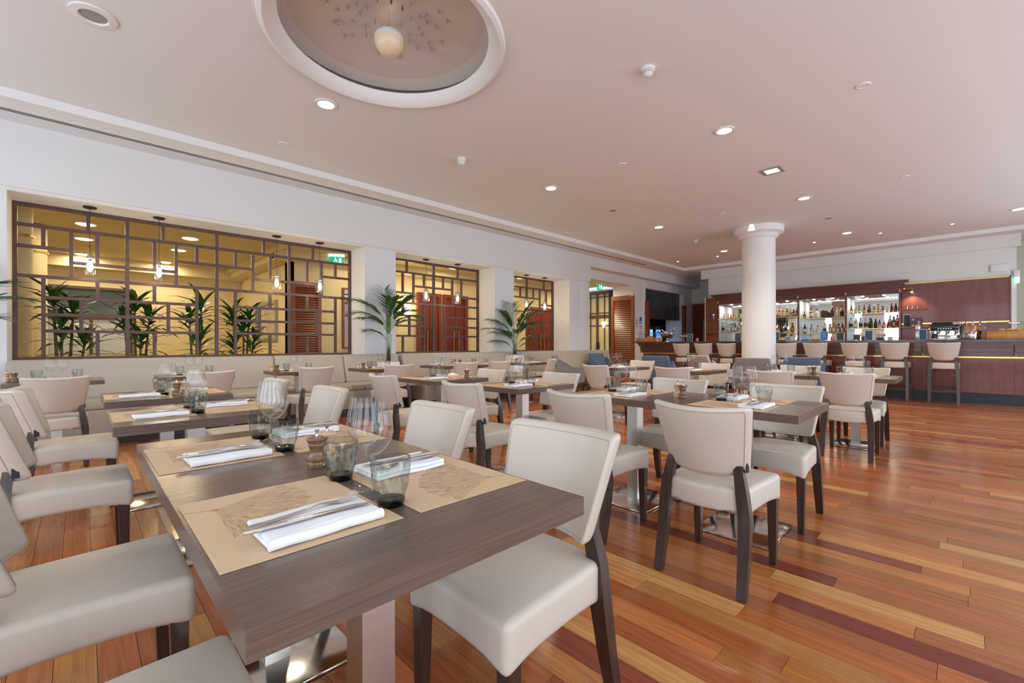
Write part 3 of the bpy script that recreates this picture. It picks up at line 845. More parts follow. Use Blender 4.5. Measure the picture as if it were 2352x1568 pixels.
for a, b in ((YA, YA + 0.10), (YZ - 0.10, YZ), (-0.05, 0.05)):
    obj('stile', MB().box(-0.06, 0, a, b, 0, 3.10).mesh('stile', 'lattice', False), gd)
for z in (0.02, 0.35, 0.62, 0.70, 1.80, 2.10, 2.28, 2.90, 3.02):
    obj('glazing_bar', MB().box(-0.055, -0.005, YA + 0.10, YZ - 0.10, z, z + (0.12 if z in (2.10, 0.02, 3.02) else 0.035)).mesh('glazing_bar', 'lattice', False), gd)
for a in (-0.34, 0.30):
    obj('glazing_bar', MB().box(-0.055, -0.005, a, a + 0.035, 0.1, 3.02).mesh('glazing_bar', 'lattice', False), gd)
obj('pane', MB().box(-0.035, -0.03, YA + 0.1, YZ - 0.1, 0.1, 3.02).mesh('pane', 'pane', False), gd)
obj('glow_wall', MB().box(-0.02, -0.012, YA + 0.1, YZ - 0.1, 0.1, 3.02).mesh('glow_wall', 'cream', False), gd)
obj('lock_case', MB().box(-0.10, -0.06, -0.10, 0.02, 0.95, 1.18).mesh('lock_case', 'black', False), gd)
obj('door_knob', MB().lathe([(0.001, -0.03), (0.03, -0.02), (0.03, 0.02), (0.001, 0.03)], 12, (-0.13, 0.06, 1.08)).mesh('door_knob', 'chrome'), gd)
sc = thing('wall_sconce', 'small glowing wall lamp beside the glazed corridor door', 'wall lamp', (14.22, 9.62, 1.85))
obj('sconce_shade', MB().lathe([(0.02, -0.12), (0.09, 0.10), (0.085, 0.10), (0.015, -0.11)], 18, cap=False).mesh('sconce_shade', emit('corridor_sconce', (1.0, 0.82, 0.50), 4.0)), sc)
area('corridor_lamp', (12.6, 9.4, 3.0), (0, 0, 0), 0.5, 0.5, 45, (1.0, 0.80, 0.48))
t = thing('intercom', 'small silver intercom box on the corridor wall', 'intercom', (14.0, 8.60, 1.55))
obj('case', MB().box(-0.06, 0.06, -0.04, 0.02, -0.12, 0.12).mesh('case', 'chrome', False), t)
obj('lens', MB().lathe([(0.001, 0), (0.025, 0), (0.02, 0.01), (0.001, 0.012)], 12, (0, -0.045, 0.05)).mesh('lens', 'black'), t)
exit_sign('green running man exit sign above the corridor doorway', (12.2, 8.4, 2.98), R(0), 0.30, 0.20)
# notices on the wall beside the hatch
nt_ = thing('wall_notice', 'white printed notice sheet on the wall left of the hatch', 'notice', (13.60, YB, 1.86))
obj('sheet', MB().box(-0.09, 0.10, -0.006, 0, -0.20, 0.16).mesh('sheet', 'paper', False), nt_)
for i in range(9): obj('text_line', MB().box(-0.07, 0.04 + 0.03 * (i % 3), -0.008, -0.006, 0.10 - i * 0.032, 0.112 - i * 0.032).mesh('text_line', 'charcoal', False), nt_)
nb = thing('wall_notice', 'narrow blue and white notice beside the printed sheet', 'notice', (13.86, YB, 1.80))
obj('blue_panel', MB().box(-0.07, 0.07, -0.006, 0, 0.02, 0.24).mesh('blue_panel', 'blue_print', False), nb)
obj('blue_mark', MB().lathe([(0.001, 0), (0.035, 0), (0.035, 0.002), (0.001, 0.002)], 14).mesh('blue_mark', 'paper'), nb, (0, -0.007, 0.08), (R(90), 0, 0))
obj('white_panel', MB().box(-0.07, 0.07, -0.006, 0, -0.30, 0.0).mesh('white_panel', 'paper', False), nb)
rg = MB().lathe([(0.045, 0), (0.06, 0), (0.06, 0.002), (0.045, 0.002)], 18, cap=False).bar((-0.035, 0.035, 0.001), (0.035, -0.035, 0.001), 0.012, 0.002)
obj('ban_ring', rg.mesh('ban_ring', plain('ban_red', (0.45, 0.06, 0.05), 0.6)), nb, (0, -0.007, -0.11), (R(90), 0, 0))
obj('text_line', MB().box(-0.05, 0.05, -0.008, -0.006, -0.25, -0.235).box(-0.05, 0.03, -0.008, -0.006, -0.28, -0.265).mesh('text_line', 'charcoal', False), nb)

# end of the passage behind the bar
we = struct('wall_end', MB().box(18.0, 18.1, -3.1, 8.62, 0, ZC).mesh('wall_end', 'wall', False), 'pale end wall behind the bar', 'wall')
obj('wood_dado', MB().box(17.96, 18.0, 6.3, 7.85, 0, 2.72).mesh('wood_dado', 'mahog', False), we)
obj('dado_cap', MB().box(17.94, 18.0, 6.3, 7.85, 2.72, 2.76).mesh('dado_cap', 'brass', False), we)
obj('corner_bead', MB().box(17.97, 18.0, 7.82, YB, 2.76, 3.34).mesh('corner_bead', 'trim', False), we)
t = thing('rolled_mat', 'tall grey rolled mat standing behind the bar counter', 'roll', (17.2, 7.0, 0))
obj('roll', MB().lathe([(0.11, 0), (0.11, 2.02), (0.08, 2.06), (0.02, 2.07), (0.001, 2.05)], 20).mesh('roll', 'lounge_grey'), t)

# ================================================================== BAR WALL (wall_bar)
wb = struct('wall_bar', MB().box(XB, 15.65, -0.70, 6.24, 2.45, 3.36).mesh('wall_bar', 'wall', False), 'white wall above the back bar', 'wall')
obj('wall_panel', MB().box(XB, 15.65, 5.86, 6.24, 0, 2.45).mesh('wall_panel', 'wall', False), wb)
obj('wall_panel', MB().box(XB, 15.65, -0.70, 1.20, 0, 2.45).mesh('wall_panel', 'wall', False), wb)
obj('beam', MB().box(15.49, 15.65, -0.86, 6.47, 3.345, ZS).mesh('beam', 'wall', False), wb)
obj('return_wall', MB().box(15.65, 18.0, 6.14, 6.24, 0, ZS).mesh('return_wall', 'wall', False), wb)
obj('return_wall', MB().box(15.65, 16.7, -0.80, -0.70, 0, ZS).mesh('return_wall', 'wall', False), wb)
obj('far_wall', MB().box(16.7, 16.8, -3.1, -0.70, 0, ZS).mesh('far_wall', plain('greenish_light_tint', (0.72, 0.74, 0.60), 0.7), False), wb)  # greenish light falling on this wall is put into its colour
bx_ = thing('junction_box', 'small white box on the wall above the wood panel', 'box', (XB, -0.52, 2.88))
obj('case', MB().rbox(-0.05, 0, -0.14, 0.14, -0.085, 0.085, 0.008, 1).mesh('case', 'white'), bx_)
es = thing('emergency_lamp', 'small green glowing emergency lamp at the wall corner', 'lamp', (15.60, -0.78, 2.62))
obj('lamp_body', MB().rbox(-0.06, 0.04, -0.07, 0.03, 0.02, 0.18, 0.01, 1).mesh('lamp_body', 'white'), es)
obj('glow', MB().rbox(-0.065, 0.03, -0.06, 0.02, -0.12, 0.02, 0.01, 1).mesh('glow', emit('emergency_green', (0.45, 1.0, 0.75), 1.6)), es)

# ================================================================== WINDOW WALLS BEHIND AND BESIDE THE CAMERA
def window_wall(name, label, axis, pos, wins, lo, hi):
    def bx(a, b, z0, z1, d0=-0.12, d1=0.0):
        return (a, b, pos + d0, pos + d1, z0, z1) if axis == 'y' else (pos + d0, pos + d1, a, b, z0, z1)
    m_ = MB()
    m_.box(*bx(lo, hi, 0, 0.3)); m_.box(*bx(lo, hi, 3.2, ZC + 0.05))
    e = lo
    for a, b in wins:
        m_.box(*bx(e, a, 0.3, 3.2)); e = b
    m_.box(*bx(e, hi, 0.3, 3.2))
    w = struct(name, m_.mesh(name, 'wall', False), label, 'wall')
    for a, b in wins:
        fr = MB()
        for p, q in ((a, a + 0.06), (b - 0.06, b), ((a + b) / 2 - 0.03, (a + b) / 2 + 0.03)):
            fr.box(*bx(p, q, 0.3, 3.2, -0.09, -0.03))
        for z in (0.3, 2.3, 3.14): fr.box(*bx(a, b, z, z + 0.06, -0.09, -0.03))
        obj('window_frame', fr.mesh('window_frame', 'white', False), w)
window_wall('wall_window', 'window wall beside the camera', 'y', YWIN, WIN_Y, XWIN, 16.7)
window_wall('wall_back', 'window wall behind the camera', 'x', XWIN, WIN_X, YWIN, 8.25)

# ================================================================== COLUMN
t = thing('column', 'thick round white column standing before the bar', 'column', (11.11, 3.333, 0))
obj('base', MB().lathe([(0.46, 0), (0.46, 0.07), (0.43, 0.09), (0.40, 0.11), (0.352, 0.14)], 48).mesh('base', 'trim'), t)
obj('shaft', MB().lathe([(0.352, 0.1), (0.345, 1.0), (0.338, 3.50)], 48).mesh('shaft', 'trim'), t)
obj('capital', MB().lathe([(0.338, 3.46), (0.36, 3.49), (0.385, 3.50), (0.395, 3.53), (0.41, 3.56), (0.43, 3.575), (0.505, 3.60), (0.505, ZC), (0.3, ZC)], 56).mesh('capital', 'trim'), t)

# ================================================================== CEILING FITTINGS
rim_me = MB().lathe([(0.085, 0.0), (0.112, 0.0), (0.115, 0.012), (0.085, 0.012)], 28, cap=False).mesh('rim', 'white')
len_me = MB().lathe([(0.001, 0.002), (0.085, 0.002), (0.085, 0.006), (0.001, 0.006)], 28).mesh('lens', 'down')
GR = [(1.935, 4.89, 'beside the ceiling dome'), (5.70, 2.09, 'in the near row, left of the square lamp'), (5.69, 4.89, 'in the left row between the two smoke alarms'),
      (9.33, 4.84, 'in the left row before the column'), (9.38, 2.06, 'just right of the square lamp'), (13.05, 2.0, 'over the bar, right of the column'),
      (13.05, 4.80, 'over the bar, left of the column'), (13.18, -0.70, 'at the right picture edge')]
for gx, gy, ph in GR:
    t = thing('downlight', 'round recessed ceiling downlight ' + ph, 'downlight', (gx, gy, ZC - 0.012), group='round recessed downlights')
    obj('rim', rim_me, t); obj('lens', len_me, t)
    d = bpy.data.lights.new('downlight_beam', 'SPOT'); d.energy = 150; d.color = (1.0, 0.86, 0.68); d.spot_size = R(125); d.spot_blend = 0.8; d.shadow_soft_size = 0.08
    lo = bpy.data.objects.new('downlight_beam', d); COL.objects.link(lo); lo.parent = t; lo.location = (0, 0, -0.02)
sp_r = MB().lathe([(0.03, 0.0), (0.045, 0.0), (0.045, 0.01), (0.03, 0.01)], 18, cap=False).mesh('rim', 'white')
sp_l = MB().lathe([(0.001, 0.002), (0.03, 0.002), (0.03, 0.006), (0.001, 0.006)], 18).mesh('lens', 'spot')
for gx, gy, ph in ((10.60, 3.32, 'touching the column capital'), (13.68, 5.22, 'left of the column over the bar'), (13.62, 6.42, 'farthest left over the bar'),
                   (13.63, 2.77, 'first right of the column'), (13.65, 1.45, 'second right of the column'), (13.75, 0.235, 'third right of the column')):
    t = thing('ceiling_spot', 'tiny bright ceiling spotlight ' + ph, 'spotlight', (gx, gy, ZC - 0.01), group='tiny ceiling spots')
    obj('rim', sp_r, t); obj('lens', sp_l, t)
    d = bpy.data.lights.new('spot_beam', 'SPOT'); d.energy = 45; d.color = (1.0, 0.86, 0.66); d.spot_size = R(70); d.spot_blend = 0.6; d.shadow_soft_size = 0.03
    lo = bpy.data.objects.new('spot_beam', d); COL.objects.link(lo); lo.parent = t; lo.location = (0, 0, -0.02)
t = thing('square_lamp', 'square recessed ceiling lamp with grey frame', 'ceiling lamp', (7.54, 2.07, ZC - 0.012))
obj('frame', MB().box(-0.14, -0.09, -0.14, 0.14, 0, 0.012).box(0.09, 0.14, -0.14, 0.14, 0, 0.012).box(-0.09, 0.09, -0.14, -0.09, 0, 0.012).box(-0.09, 0.09, 0.09, 0.14, 0, 0.012).mesh('frame', 'speaker', False), t)
obj('lens', MB().box(-0.09, 0.09, -0.09, 0.09, 0.004, 0.008).mesh('lens', 'squarelight', False), t)
for gx, gy, s_, ph in ((3.90, 2.13, 1.0, 'large white smoke alarm near the top of the picture'), (11.21, 4.81, 1.0, 'small looking white smoke alarm left of the column')):
    t = thing('smoke_alarm', ph, 'smoke alarm', (gx, gy, ZC), group='smoke alarms')
    obj('base', MB().lathe([(0.065, 0), (0.065, -0.022), (0.05, -0.03)], 28).mesh('base', 'white'), t)
    obj('head', MB().lathe([(0.05, -0.028), (0.05, -0.048), (0.034, -0.062), (0.034, -0.07), (0.02, -0.078), (0.001, -0.08)], 28).mesh('head', 'white'), t)
    obj('vent_ring', MB().lathe([(0.0505, -0.036), (0.0515, -0.038), (0.0515, -0.043), (0.0505, -0.045)], 28, cap=False).mesh('vent_ring', 'speaker'), t)
t = thing('smoke_alarm', 'white cylindrical detector between dome and lattice wall', 'detector', (3.875, 4.99, ZC))
obj('base', MB().lathe([(0.06, 0), (0.06, -0.05), (0.05, -0.055)], 24).mesh('base', 'white'), t)
obj('head', MB().lathe([(0.045, -0.05), (0.045, -0.085), (0.03, -0.095), (0.001, -0.096)], 24).mesh('head', 'white'), t)
t = thing('ceiling_speaker', 'round ceiling speaker in the upper left corner', 'speaker', (0.085, 4.865, ZC))
obj('bezel', MB().lathe([(0.145, 0), (0.145, -0.012), (0.095, -0.018), (0.085, -0.004), (0.085, 0)], 36, cap=False).mesh('bezel', 'trim'), t)
obj('grille', MB().lathe([(0.001, -0.008), (0.085, -0.006), (0.085, -0.002)], 30).mesh('grille', 'speaker'), t)
for gx, gy, ph, dk in ((5.73, 0.74, 'upper right of the picture', 0), (5.70, 3.53, 'in the middle before the column', 0), (7.52, 4.86, 'dark one left of the column', 1), (11.26, 2.03, 'dark one right of the column', 1),
                       (9.31, 3.46, 'straight before the column', 0), (9.33, 0.69, 'far right of the picture', 0), (1.92, 6.25, 'beside the bench wall', 0)):
    t = thing('ceiling_disc', 'small flush round ceiling cap, ' + ph, 'ceiling cap', (gx, gy, ZC), group='flush ceiling caps')
    obj('cap', MB().lathe([(0.065, 0), (0.062, -0.008), (0.045, -0.010), (0.045, -0.006), (0.001, -0.006)], 24).mesh('cap', 'speaker' if dk else 'trim'), t)

# ================================================================== PENDANT LAMPS IN THE OPENINGS
pk = Kit('pendant_lamp', 'pendant lamp')
pk.part('ceiling_rose', MB().lathe([(0.068, 0), (0.068, -0.012), (0.06, -0.02), (0.001, -0.022)], 24).mesh('ceiling_rose', 'black'))
pk.part('cord', MB().tube([(0, 0, -0.02), (0, 0, -0.62)], 0.0035, 6).mesh('cord', 'black'))
i_ = pk.part('socket', MB().lathe([(0.001, -0.60), (0.012, -0.605), (0.03, -0.625), (0.032, -0.66), (0.018, -0.668), (0.018, -0.70), (0.001, -0.70)], 16).mesh('socket', 'speaker'))
pk.part('bulb', MB().lathe([(0.012, -0.70), (0.024, -0.735), (0.028, -0.775), (0.020, -0.81), (0.001, -0.825)], 16).mesh('bulb', 'bulb'), i_)
pk.part('glass_shade', MB().lathe([(0.03, -0.652), (0.068, -0.655), (0.07, -0.665), (0.07, -0.868), (0.064, -0.868), (0.064, -0.668), (0.03, -0.660)], 28, cap=False).mesh('glass_shade', 'wine'))
pk.part('inner_glass', MB().lathe([(0.048, -0.69), (0.048, -0.875), (0.044, -0.875), (0.044, -0.69)], 24, cap=False).mesh('inner_glass', 'wine'))
for px_, ph in ((0.10, 'leftmost in the wide opening'), (0.80, 'second from left in the wide opening'), (2.312, 'third from left in the wide opening'), (3.006, 'rightmost in the wide opening'),
                (5.18, 'left one in the two panel opening'), (6.0, 'right one in the two panel opening'), (8.20, 'left one behind the second palm'), (8.90, 'right one in the narrow opening')):
    r_ = pk.put('glass cylinder pendant lamp with glowing bulb, ' + ph, (px_, 7.88, 2.883), 0, 'pendant lamps in the wall openings')
    d = bpy.data.lights.new('pendant_light', 'POINT'); d.energy = 20; d.color = (1.0, 0.76, 0.50); d.shadow_soft_size = 0.035
    lo = bpy.data.objects.new('pendant_light', d); COL.objects.link(lo); lo.parent = r_; lo.location = (0, 0, -0.77)

# ================================================================== WALL BENCHES
def bench(label, xa, xb, seams):
    t = thing('wall_bench', label, 'bench', ((xa + xb) / 2, 7.10, 0), group='beige wall benches')
    w = (xb - xa) / 2
    Yo = 7.10
    obj('plinth', MB().box(-w + 0.02, w - 0.05, 6.63 - Yo, 7.5 - Yo, 0, 0.115).mesh('plinth', 'legwood', False), t)
    def sfn(x, y, z): return (x, y, z)
    obj('seat_base', MB().rbox(-w, w, 6.60 - Yo, 7.52 - Yo, 0.115, 0.40, 0.015, 2).mesh('seat_base', 'bench'), t)
    e = -w
    for sx in seams + [w]:
        obj('seat_cushion', MB().rbox(e + 0.002, sx - 0.002, 6.595 - Yo, 7.42 - Yo, 0.40, 0.474, 0.025, 3).mesh('seat_cushion', 'bench'), t)
        def lean(x, y, z):
            k = (z - 0.45) / 0.5
            return (x, y + 0.13 * k, z)
        obj('back_cushion', MB().rbox(e + 0.002, sx - 0.002, 7.28 - Yo, 7.45 - Yo, 0.46, 0.938, 0.045, 4, fn=lean).mesh('back_cushion', 'bench'), t)
        e = sx
bench('long beige upholstered wall bench under the wide lattice', -0.589, 3.72, [0.57, 1.65, 2.70])
bench('beige upholstered wall bench under the two panel lattice', 4.33, 6.90, [5.6])

# ================================================================== DINING CHAIR
def seatfn(x, y, z):
    k = (x + 0.235) / 0.46
    wy = 0.86 + 0.14 * min(1, max(0, k)) ** 0.7
    y2 = y * wy
    if x < -0.10:                       # rounded rear
        x = x + 0.045 * ((y / 0.215) ** 2) * ((-0.10 - x) / 0.135)
    if z > 0.42: z += 0.012 * (1 - (y / 0.22) ** 2) * (1 - (x / 0.24) ** 2)
    if z < 0.38:
        z += 0.028 * (1 - max(abs(y / 0.215), abs(x / 0.235)) ** 6) if max(abs(y / 0.2), abs(x / 0.22)) < 1 else 0
        ed = min(abs(abs(x) - 0.0), 1)
        z += 0.022 * (1 - min(1, (abs(y) / 0.2)) ** 3) * (1 if abs(x) > 0.2 else 0) + 0.022 * (1 - min(1, abs(x) / 0.21) ** 3) * (1 if abs(y) > 0.19 else 0)
    return (x, y2, z)
def backfn(x, y, z):
    k = (z - 0.515) / 0.315
    y2 = y * (0.80 + 0.20 * k)
    x2 = x - 0.205 - 0.105 * k + 0.075 * (y / 0.225) ** 2
    z2 = z - 0.012 * (1 - (y / 0.225) ** 2) * k - (0.018 * (1 - (y / 0.225) ** 2) * (1 - k))
    return (x2, y2, z2)
def chair_kit(name, cat, dz=0.0, stool=False):
    k = Kit(name, cat)
    zf = lambda fn: (lambda x, y, z: tuple((a if i < 2 else a + dz) for i, a in enumerate(fn(x, y, z))))
    s_ = k.part('seat', MB().rbox(-0.235, 0.225, -0.215, 0.215, 0.318, 0.452, 0.024, 3, (8, 8, 2), zf(seatfn)).mesh('seat', 'leather'))
    ring = []
    for i in range(40):
        a = 2 * math.pi * i / 40
        c_, q_ = math.cos(a), math.sin(a)
        e = 0.28
        x = -0.005 + 0.222 * (abs(c_) ** e) * (1 if c_ > 0 else -1)
        y = 0.2085 * (abs(q_) ** e) * (1 if q_ > 0 else -1)
        p = seatfn(x, y, 0.41)
        ring.append((p[0], p[1], 0.428 + dz))
    ring.append(ring[0]); 
    k.part('seam', MB().tube(ring, 0.0022, 4, cap=False).mesh('seam', 'seam'), s_)
    b_ = k.part('backrest', MB().rbox(-0.03, 0.03, -0.225, 0.225, 0.515, 0.83, 0.022, 3, (2, 12, 6), zf(backfn)).mesh('backrest', 'leather'))
    for sx in (-0.031, 0.030):
        loop = []
        for u, w in [(-0.205 + 0.41 * i / 16, 0.812) for i in range(17)] + [(0.211, 0.80 - 0.26 * i / 6) for i in range(7)] + [(0.205 - 0.41 * i / 16, 0.533) for i in range(17)] + [(-0.211, 0.54 + 0.26 * i / 6) for i in range(7)]:
            p = backfn(sx * 0.96, u, w)
            loop.append((p[0], p[1], p[2] + dz))
        loop.append(loop[0])
        k.part('seam', MB().tube(loop, 0.0017, 4, cap=False).mesh('seam', 'seam'), b_)
    q = backfn(-0.02, -0.222, 0.55)
    k.part('tag', MB().box(q[0] - 0.012, q[0] + 0.012, q[1] - 0.003, q[1] + 0.002, q[2] - 0.022 + dz, q[2] + 0.022 + dz).mesh('tag', 'tag', False), b_, label='small dark fabric tag')
    for sy in (-1, 1):
        if not stool:
            rp = [(-0.262, 0.190 * sy, 0), (-0.222, 0.188 * sy, 0.17), (-0.196, 0.184 * sy, 0.33), (-0.198, 0.172 * sy, 0.44), (-0.186, 0.152 * sy, 0.555)]
            rr = [(0.016, 0.019), (0.019, 0.023), (0.021, 0.026), (0.020, 0.024), (0.017, 0.018)]
            fp = [(0.193, 0.187 * sy, 0), (0.188, 0.186 * sy, 0.37)]
        else:
            rp = [(-0.275, 0.190 * sy, 0), (-0.235, 0.188 * sy, 0.30), (-0.198, 0.184 * sy, 0.60), (-0.198, 0.172 * sy, 0.74), (-0.186, 0.152 * sy, 0.555 + dz)]
            rr = [(0.017, 0.019), (0.019, 0.023), (0.020, 0.025), (0.020, 0.024), (0.017, 0.018)]
            fp = [(0.198, 0.190 * sy, 0), (0.188, 0.186 * sy, 0.37 + dz)]
        k.part('leg', MB().tube(rp, rr, square=True, up=(0, 1, 0)).mesh('leg', 'legwood', True, 30))
        k.part('leg', MB().tube(fp, [(0.015, 0.015), (0.022, 0.022)], square=True, up=(0, 1, 0)).mesh('leg', 'legwood', False))
    if stool:
        k.part('stretcher', MB().bar((-0.245, -0.18, 0.235), (-0.245, 0.18, 0.235), 0.02, 0.03).mesh('stretcher', 'legwood', False))
        k.part('footrest', MB().bar((0.196, -0.18, 0.26), (0.196, 0.18, 0.26), 0.022, 0.03).mesh('footrest', 'legwood', False))
        for sy in (-1, 1):
            k.part('stretcher', MB().bar((-0.235, 0.187 * sy, 0.285), (0.195, 0.187 * sy, 0.285), 0.02, 0.028).mesh('stretcher', 'legwood', False))
    return k
CK = chair_kit('dining_chair', 'chair')
G1 = 'beige leather dining chairs'
def ch(x, y, deg, label): return CK.put('beige leather dining chair ' + label, (x, y, 0), R(deg), G1)
# left side of the front rows (facing the bar)
ch(0.020, 0.97, 0, 'at the front table, bottom left corner of the picture')
ch(0.010, 1.735, 0, 'on the left of the front table, second from bottom')
ch(-0.035, 3.05, 0, 'left of the second table, third from bottom')
ch(-0.030, 4.27, 0, 'left of the third table, its dark tag showing')
# right side of the front rows (facing away from the bar)
ch(0.925, 0.955, 180, 'large, in the foreground right of the front table')
ch(0.955, 1.69, 180, 'right of the front table, behind the largest one')
ch(0.93, 2.90, 180, 'right of the second table, behind the mills')
ch(0.90, 3.92, 180, 'right of the third table, behind a wine glass')
# middle row, backs to the camera
ch(2.295, 0.868, 0, 'seen fully from behind in the middle of the floor')
ch(2.325, 1.60, 0, 'seen from behind, left of the central one')
ch(2.27, 2.63, 0, 'seen from behind at the middle row third table')
ch(2.27, 3.83, 1, 'seen from behind at the middle row fourth table')
# middle row, facing the camera
ch(3.19, 0.862, 180, 'facing the camera at the middle row nearest table')
ch(3.19, 1.60, 180, 'facing the camera at the middle row second table')
ch(3.13, 2.77, 180, 'facing the camera at the middle row third table')
ch(3.08, 3.74, 178, 'facing the camera at the middle row fourth table')
# back row, backs to the camera
ch(5.52, 0.82, 0, 'with tag, seen from behind at the rightmost table')
ch(5.42, 1.45, 0, 'seen from behind just right of the column')
ch(5.38, 2.51, 0, 'seen from behind just left of the column')
ch(5.25, 3.50, -8, 'seen from behind at the back row leftmost table')
# back row, facing the camera
ch(6.33, 0.83, 180, 'facing the camera at the rightmost table')
ch(6.38, 1.50, 180, 'facing the camera before a blue lounge chair')
ch(6.35, 2.56, 180, 'facing the camera left of the column')
ch(6.62, 3.86, 180, 'facing the camera before the slatted door')
# along the bench
ch(-0.15, 5.87, 91, 'backing the camera at the leftmost bench table')
ch(1.03, 5.93, 88, 'backing the camera at the second bench table')
ch(2.16, 6.03, 93, 'backing the camera at the third bench table')
ch(3.25, 5.86, 90, 'backing the camera at the fourth bench table')
ch(4.46, 5.82, 82, 'backing the camera at the fifth bench table')
ch(5.12, 5.74, 82, 'backing the camera at the sixth bench table')
ch(6.30, 5.72, 120, 'turned sideways at the last bench table')

SK = chair_kit('bar_stool', 'bar stool', 0.295, True)
ordn = ['first', 'second', 'third', 'fourth', 'fifth', 'sixth', 'seventh', 'eighth', 'ninth']
for i, sy in enumerate((5.20, 4.63, 4.08, 3.50, 2.82, 2.26, 1.60, 0.985, 0.31)):
    lab = 'beige high bar stool at the counter, %s from the left' % ordn[i]
    SK.put(lab, (11.42, sy, 0), R((0, 0, 1, 0, 0, -1, 0, 0, 1)[i]), 'beige bar stools')

# ================================================================== LOUNGE CHAIRS
def lounge(label, x, y, deg, m_):
    t = thing('lounge_chair', label, 'armchair', (x, y, 0), R(deg), 'angular lounge chairs')
    prof_b = lambda: None
    def bk(xx, yy, zz):
        k = (zz - 0.36) / 0.50
        return (xx - 0.20 - 0.17 * k, yy * (1.0 - 0.18 * k), zz)
    obj('seat', MB().rbox(-0.26, 0.33, -0.31, 0.31, 0.28, 0.43, 0.03, 2, (2, 2, 1)).mesh('seat', m_), t)
    obj('backrest', MB().rbox(-0.04, 0.045, -0.34, 0.34, 0.34, 0.86, 0.028, 2, (1, 4, 4), bk).mesh('backrest', m_), t)
    for sy in (-1, 1):
        obj('armrest', MB().prism([(-0.30, 0.30), (0.30, 0.26), (0.34, 0.56), (0.05, 0.55), (-0.28, 0.76)], sy * 0.30, sy * 0.35, 'y').mesh('armrest', m_, False), t)
        for fx in (-0.22, 0.26):
            obj('leg', MB().tube([(fx * 1.15, 0.27 * sy, 0), (fx, 0.25 * sy, 0.29)], [0.012, 0.018], 8).mesh('leg', 'legwood'), t)
lounge('grey angular lounge chair by the wall, right of the second palm', 8.05, 6.35, -55, 'lounge_grey')
lounge('blue lounge chair before the glazed corridor door', 10.1, 6.75, -95, 'lounge_blue')
lounge('blue lounge chair before the left end of the bar', 9.0, 4.62, 8, 'lounge_blue')
lounge('beige angular lounge chair left of the column', 9.95, 3.97, -20, 'lounge_beige')
lounge('grey lounge chair right at the column', 8.75, 2.62, 0, 'lounge_grey')
lounge('blue lounge chair before the fifth bar stool', 9.75, 2.18, 12, 'lounge_blue')
for x, y, lab in ((9.5, 5.6, 'low round lounge table near the left bar end'), (9.6, 3.15, 'low round lounge table before the column')):
    t = thing('lounge_table', lab, 'table', (x, y, 0), group='low lounge tables')
    obj('table_top', MB().lathe([(0.001, 0.40), (0.29, 0.40), (0.30, 0.41), (0.30, 0.43), (0.001, 0.43)], 28).mesh('table_top', 'table'), t)
    obj('pedestal', MB().lathe([(0.2, 0), (0.2, 0.012), (0.03, 0.02), (0.03, 0.40)], 20).mesh('pedestal', 'steel'), t)

# ================================================================== TABLES
def table_kit(w, d):
    """w along X (across the two seats), d along Y"""
    k = Kit('dining_table', 'table')
    k.part('table_top', MB().box(-w / 2, w / 2, -d / 2, d / 2, 0.708, 0.75).mesh('table_top', 'table', False))
    k.part('top_bracket', MB().lathe([(0.16, 0.698), (0.16, 0.708), (0.10, 0.708)], 24).lathe([(0.05, 0.68), (0.155, 0.698)], 24).mesh('top_bracket', 'black'))
    c_ = k.part('column', MB().box(-0.04, 0.04, -0.04, 0.04, 0.014, 0.70).mesh('column', 'steel', False))
    k.part('base_plate', MB().rbox(-0.225, 0.225, -0.20, 0.20, 0.0, 0.014, 0.004, 1).mesh('base_plate', 'plate', True, 50))
    return k
TA = table_kit(0.686, 0.72)
TB = table_kit(0.70, 0.60)
mat_me = MB().box(-0.158, 0.158, -0.203, 0.203, 0, 0.0008).mesh('placemat', 'mat', False)
nap_me = None
def napkin_mesh():
    m_ = MB()
    def fold(z0, z1, ex):
        m_.rbox(-0.105, 0.105, -0.062 + ex, 0.062, z0, z1, 0.0045, 2, (6, 3, 1), lambda x, y, z: (x, y, z + 0.0012 * math.sin(x * 40 + ex * 200)))
    fold(0.001, 0.0115, 0.0); fold(0.0115, 0.021, 0.004)
    m_.tube([(-0.105 + 0.21 * i / 6, -0.062, 0.011 + 0.001 * math.sin(i * 2)) for i in range(7)], [(0.0102, 0.0102)] * 7, 8)
    return m_.mesh('napkin', 'napkin', True, 60)
nap_me = napkin_mesh()
def fork_mesh():
    m_ = MB()
    L = [(-0.105, 0.0045, 0.007), (-0.095, 0.0085, 0.006), (-0.06, 0.006, 0.006), (-0.01, 0.0035, 0.008), (0.03, 0.003, 0.012), (0.055, 0.008, 0.009), (0.07, 0.0125, 0.006)]
    m_.tube([(x, 0, z) for x, w, z in L], [(w, 0.0016) for x, w, z in L], 8)
    for i in range(4):
        y = -0.0096 + 0.0064 * i
        m_.tube([(0.068, y, 0.0062), (0.09, y, 0.008), (0.112, y * 0.92, 0.018)], [(0.0022, 0.0013), (0.0020, 0.0012), (0.0012, 0.0008)], 6)
    return m_.mesh('fork', 'cutlery')
def knife_mesh():
    m_ = MB()
    L = [(-0.11, 0.0045, 0.0045), (-0.10, 0.008, 0.005), (-0.04, 0.0062, 0.004), (0.005, 0.0055, 0.0035)]
    m_.tube([(x, 0, 0.005) for x, w, h in L], [(w, h) for x, w, h in L], 8)
    m_.tube([(0.003, 0, 0.005), (0.02, 0.001, 0.005), (0.085, 0.002, 0.005), (0.11, -0.001, 0.005), (0.122, -0.005, 0.005)], [(0.005, 0.0012), (0.009, 0.0011), (0.0095, 0.0010), (0.006, 0.0008), (0.001, 0.0006)], 8)
    return m_.mesh('knife', 'cutlery')
fork_me, knife_me = fork_mesh(), knife_mesh()
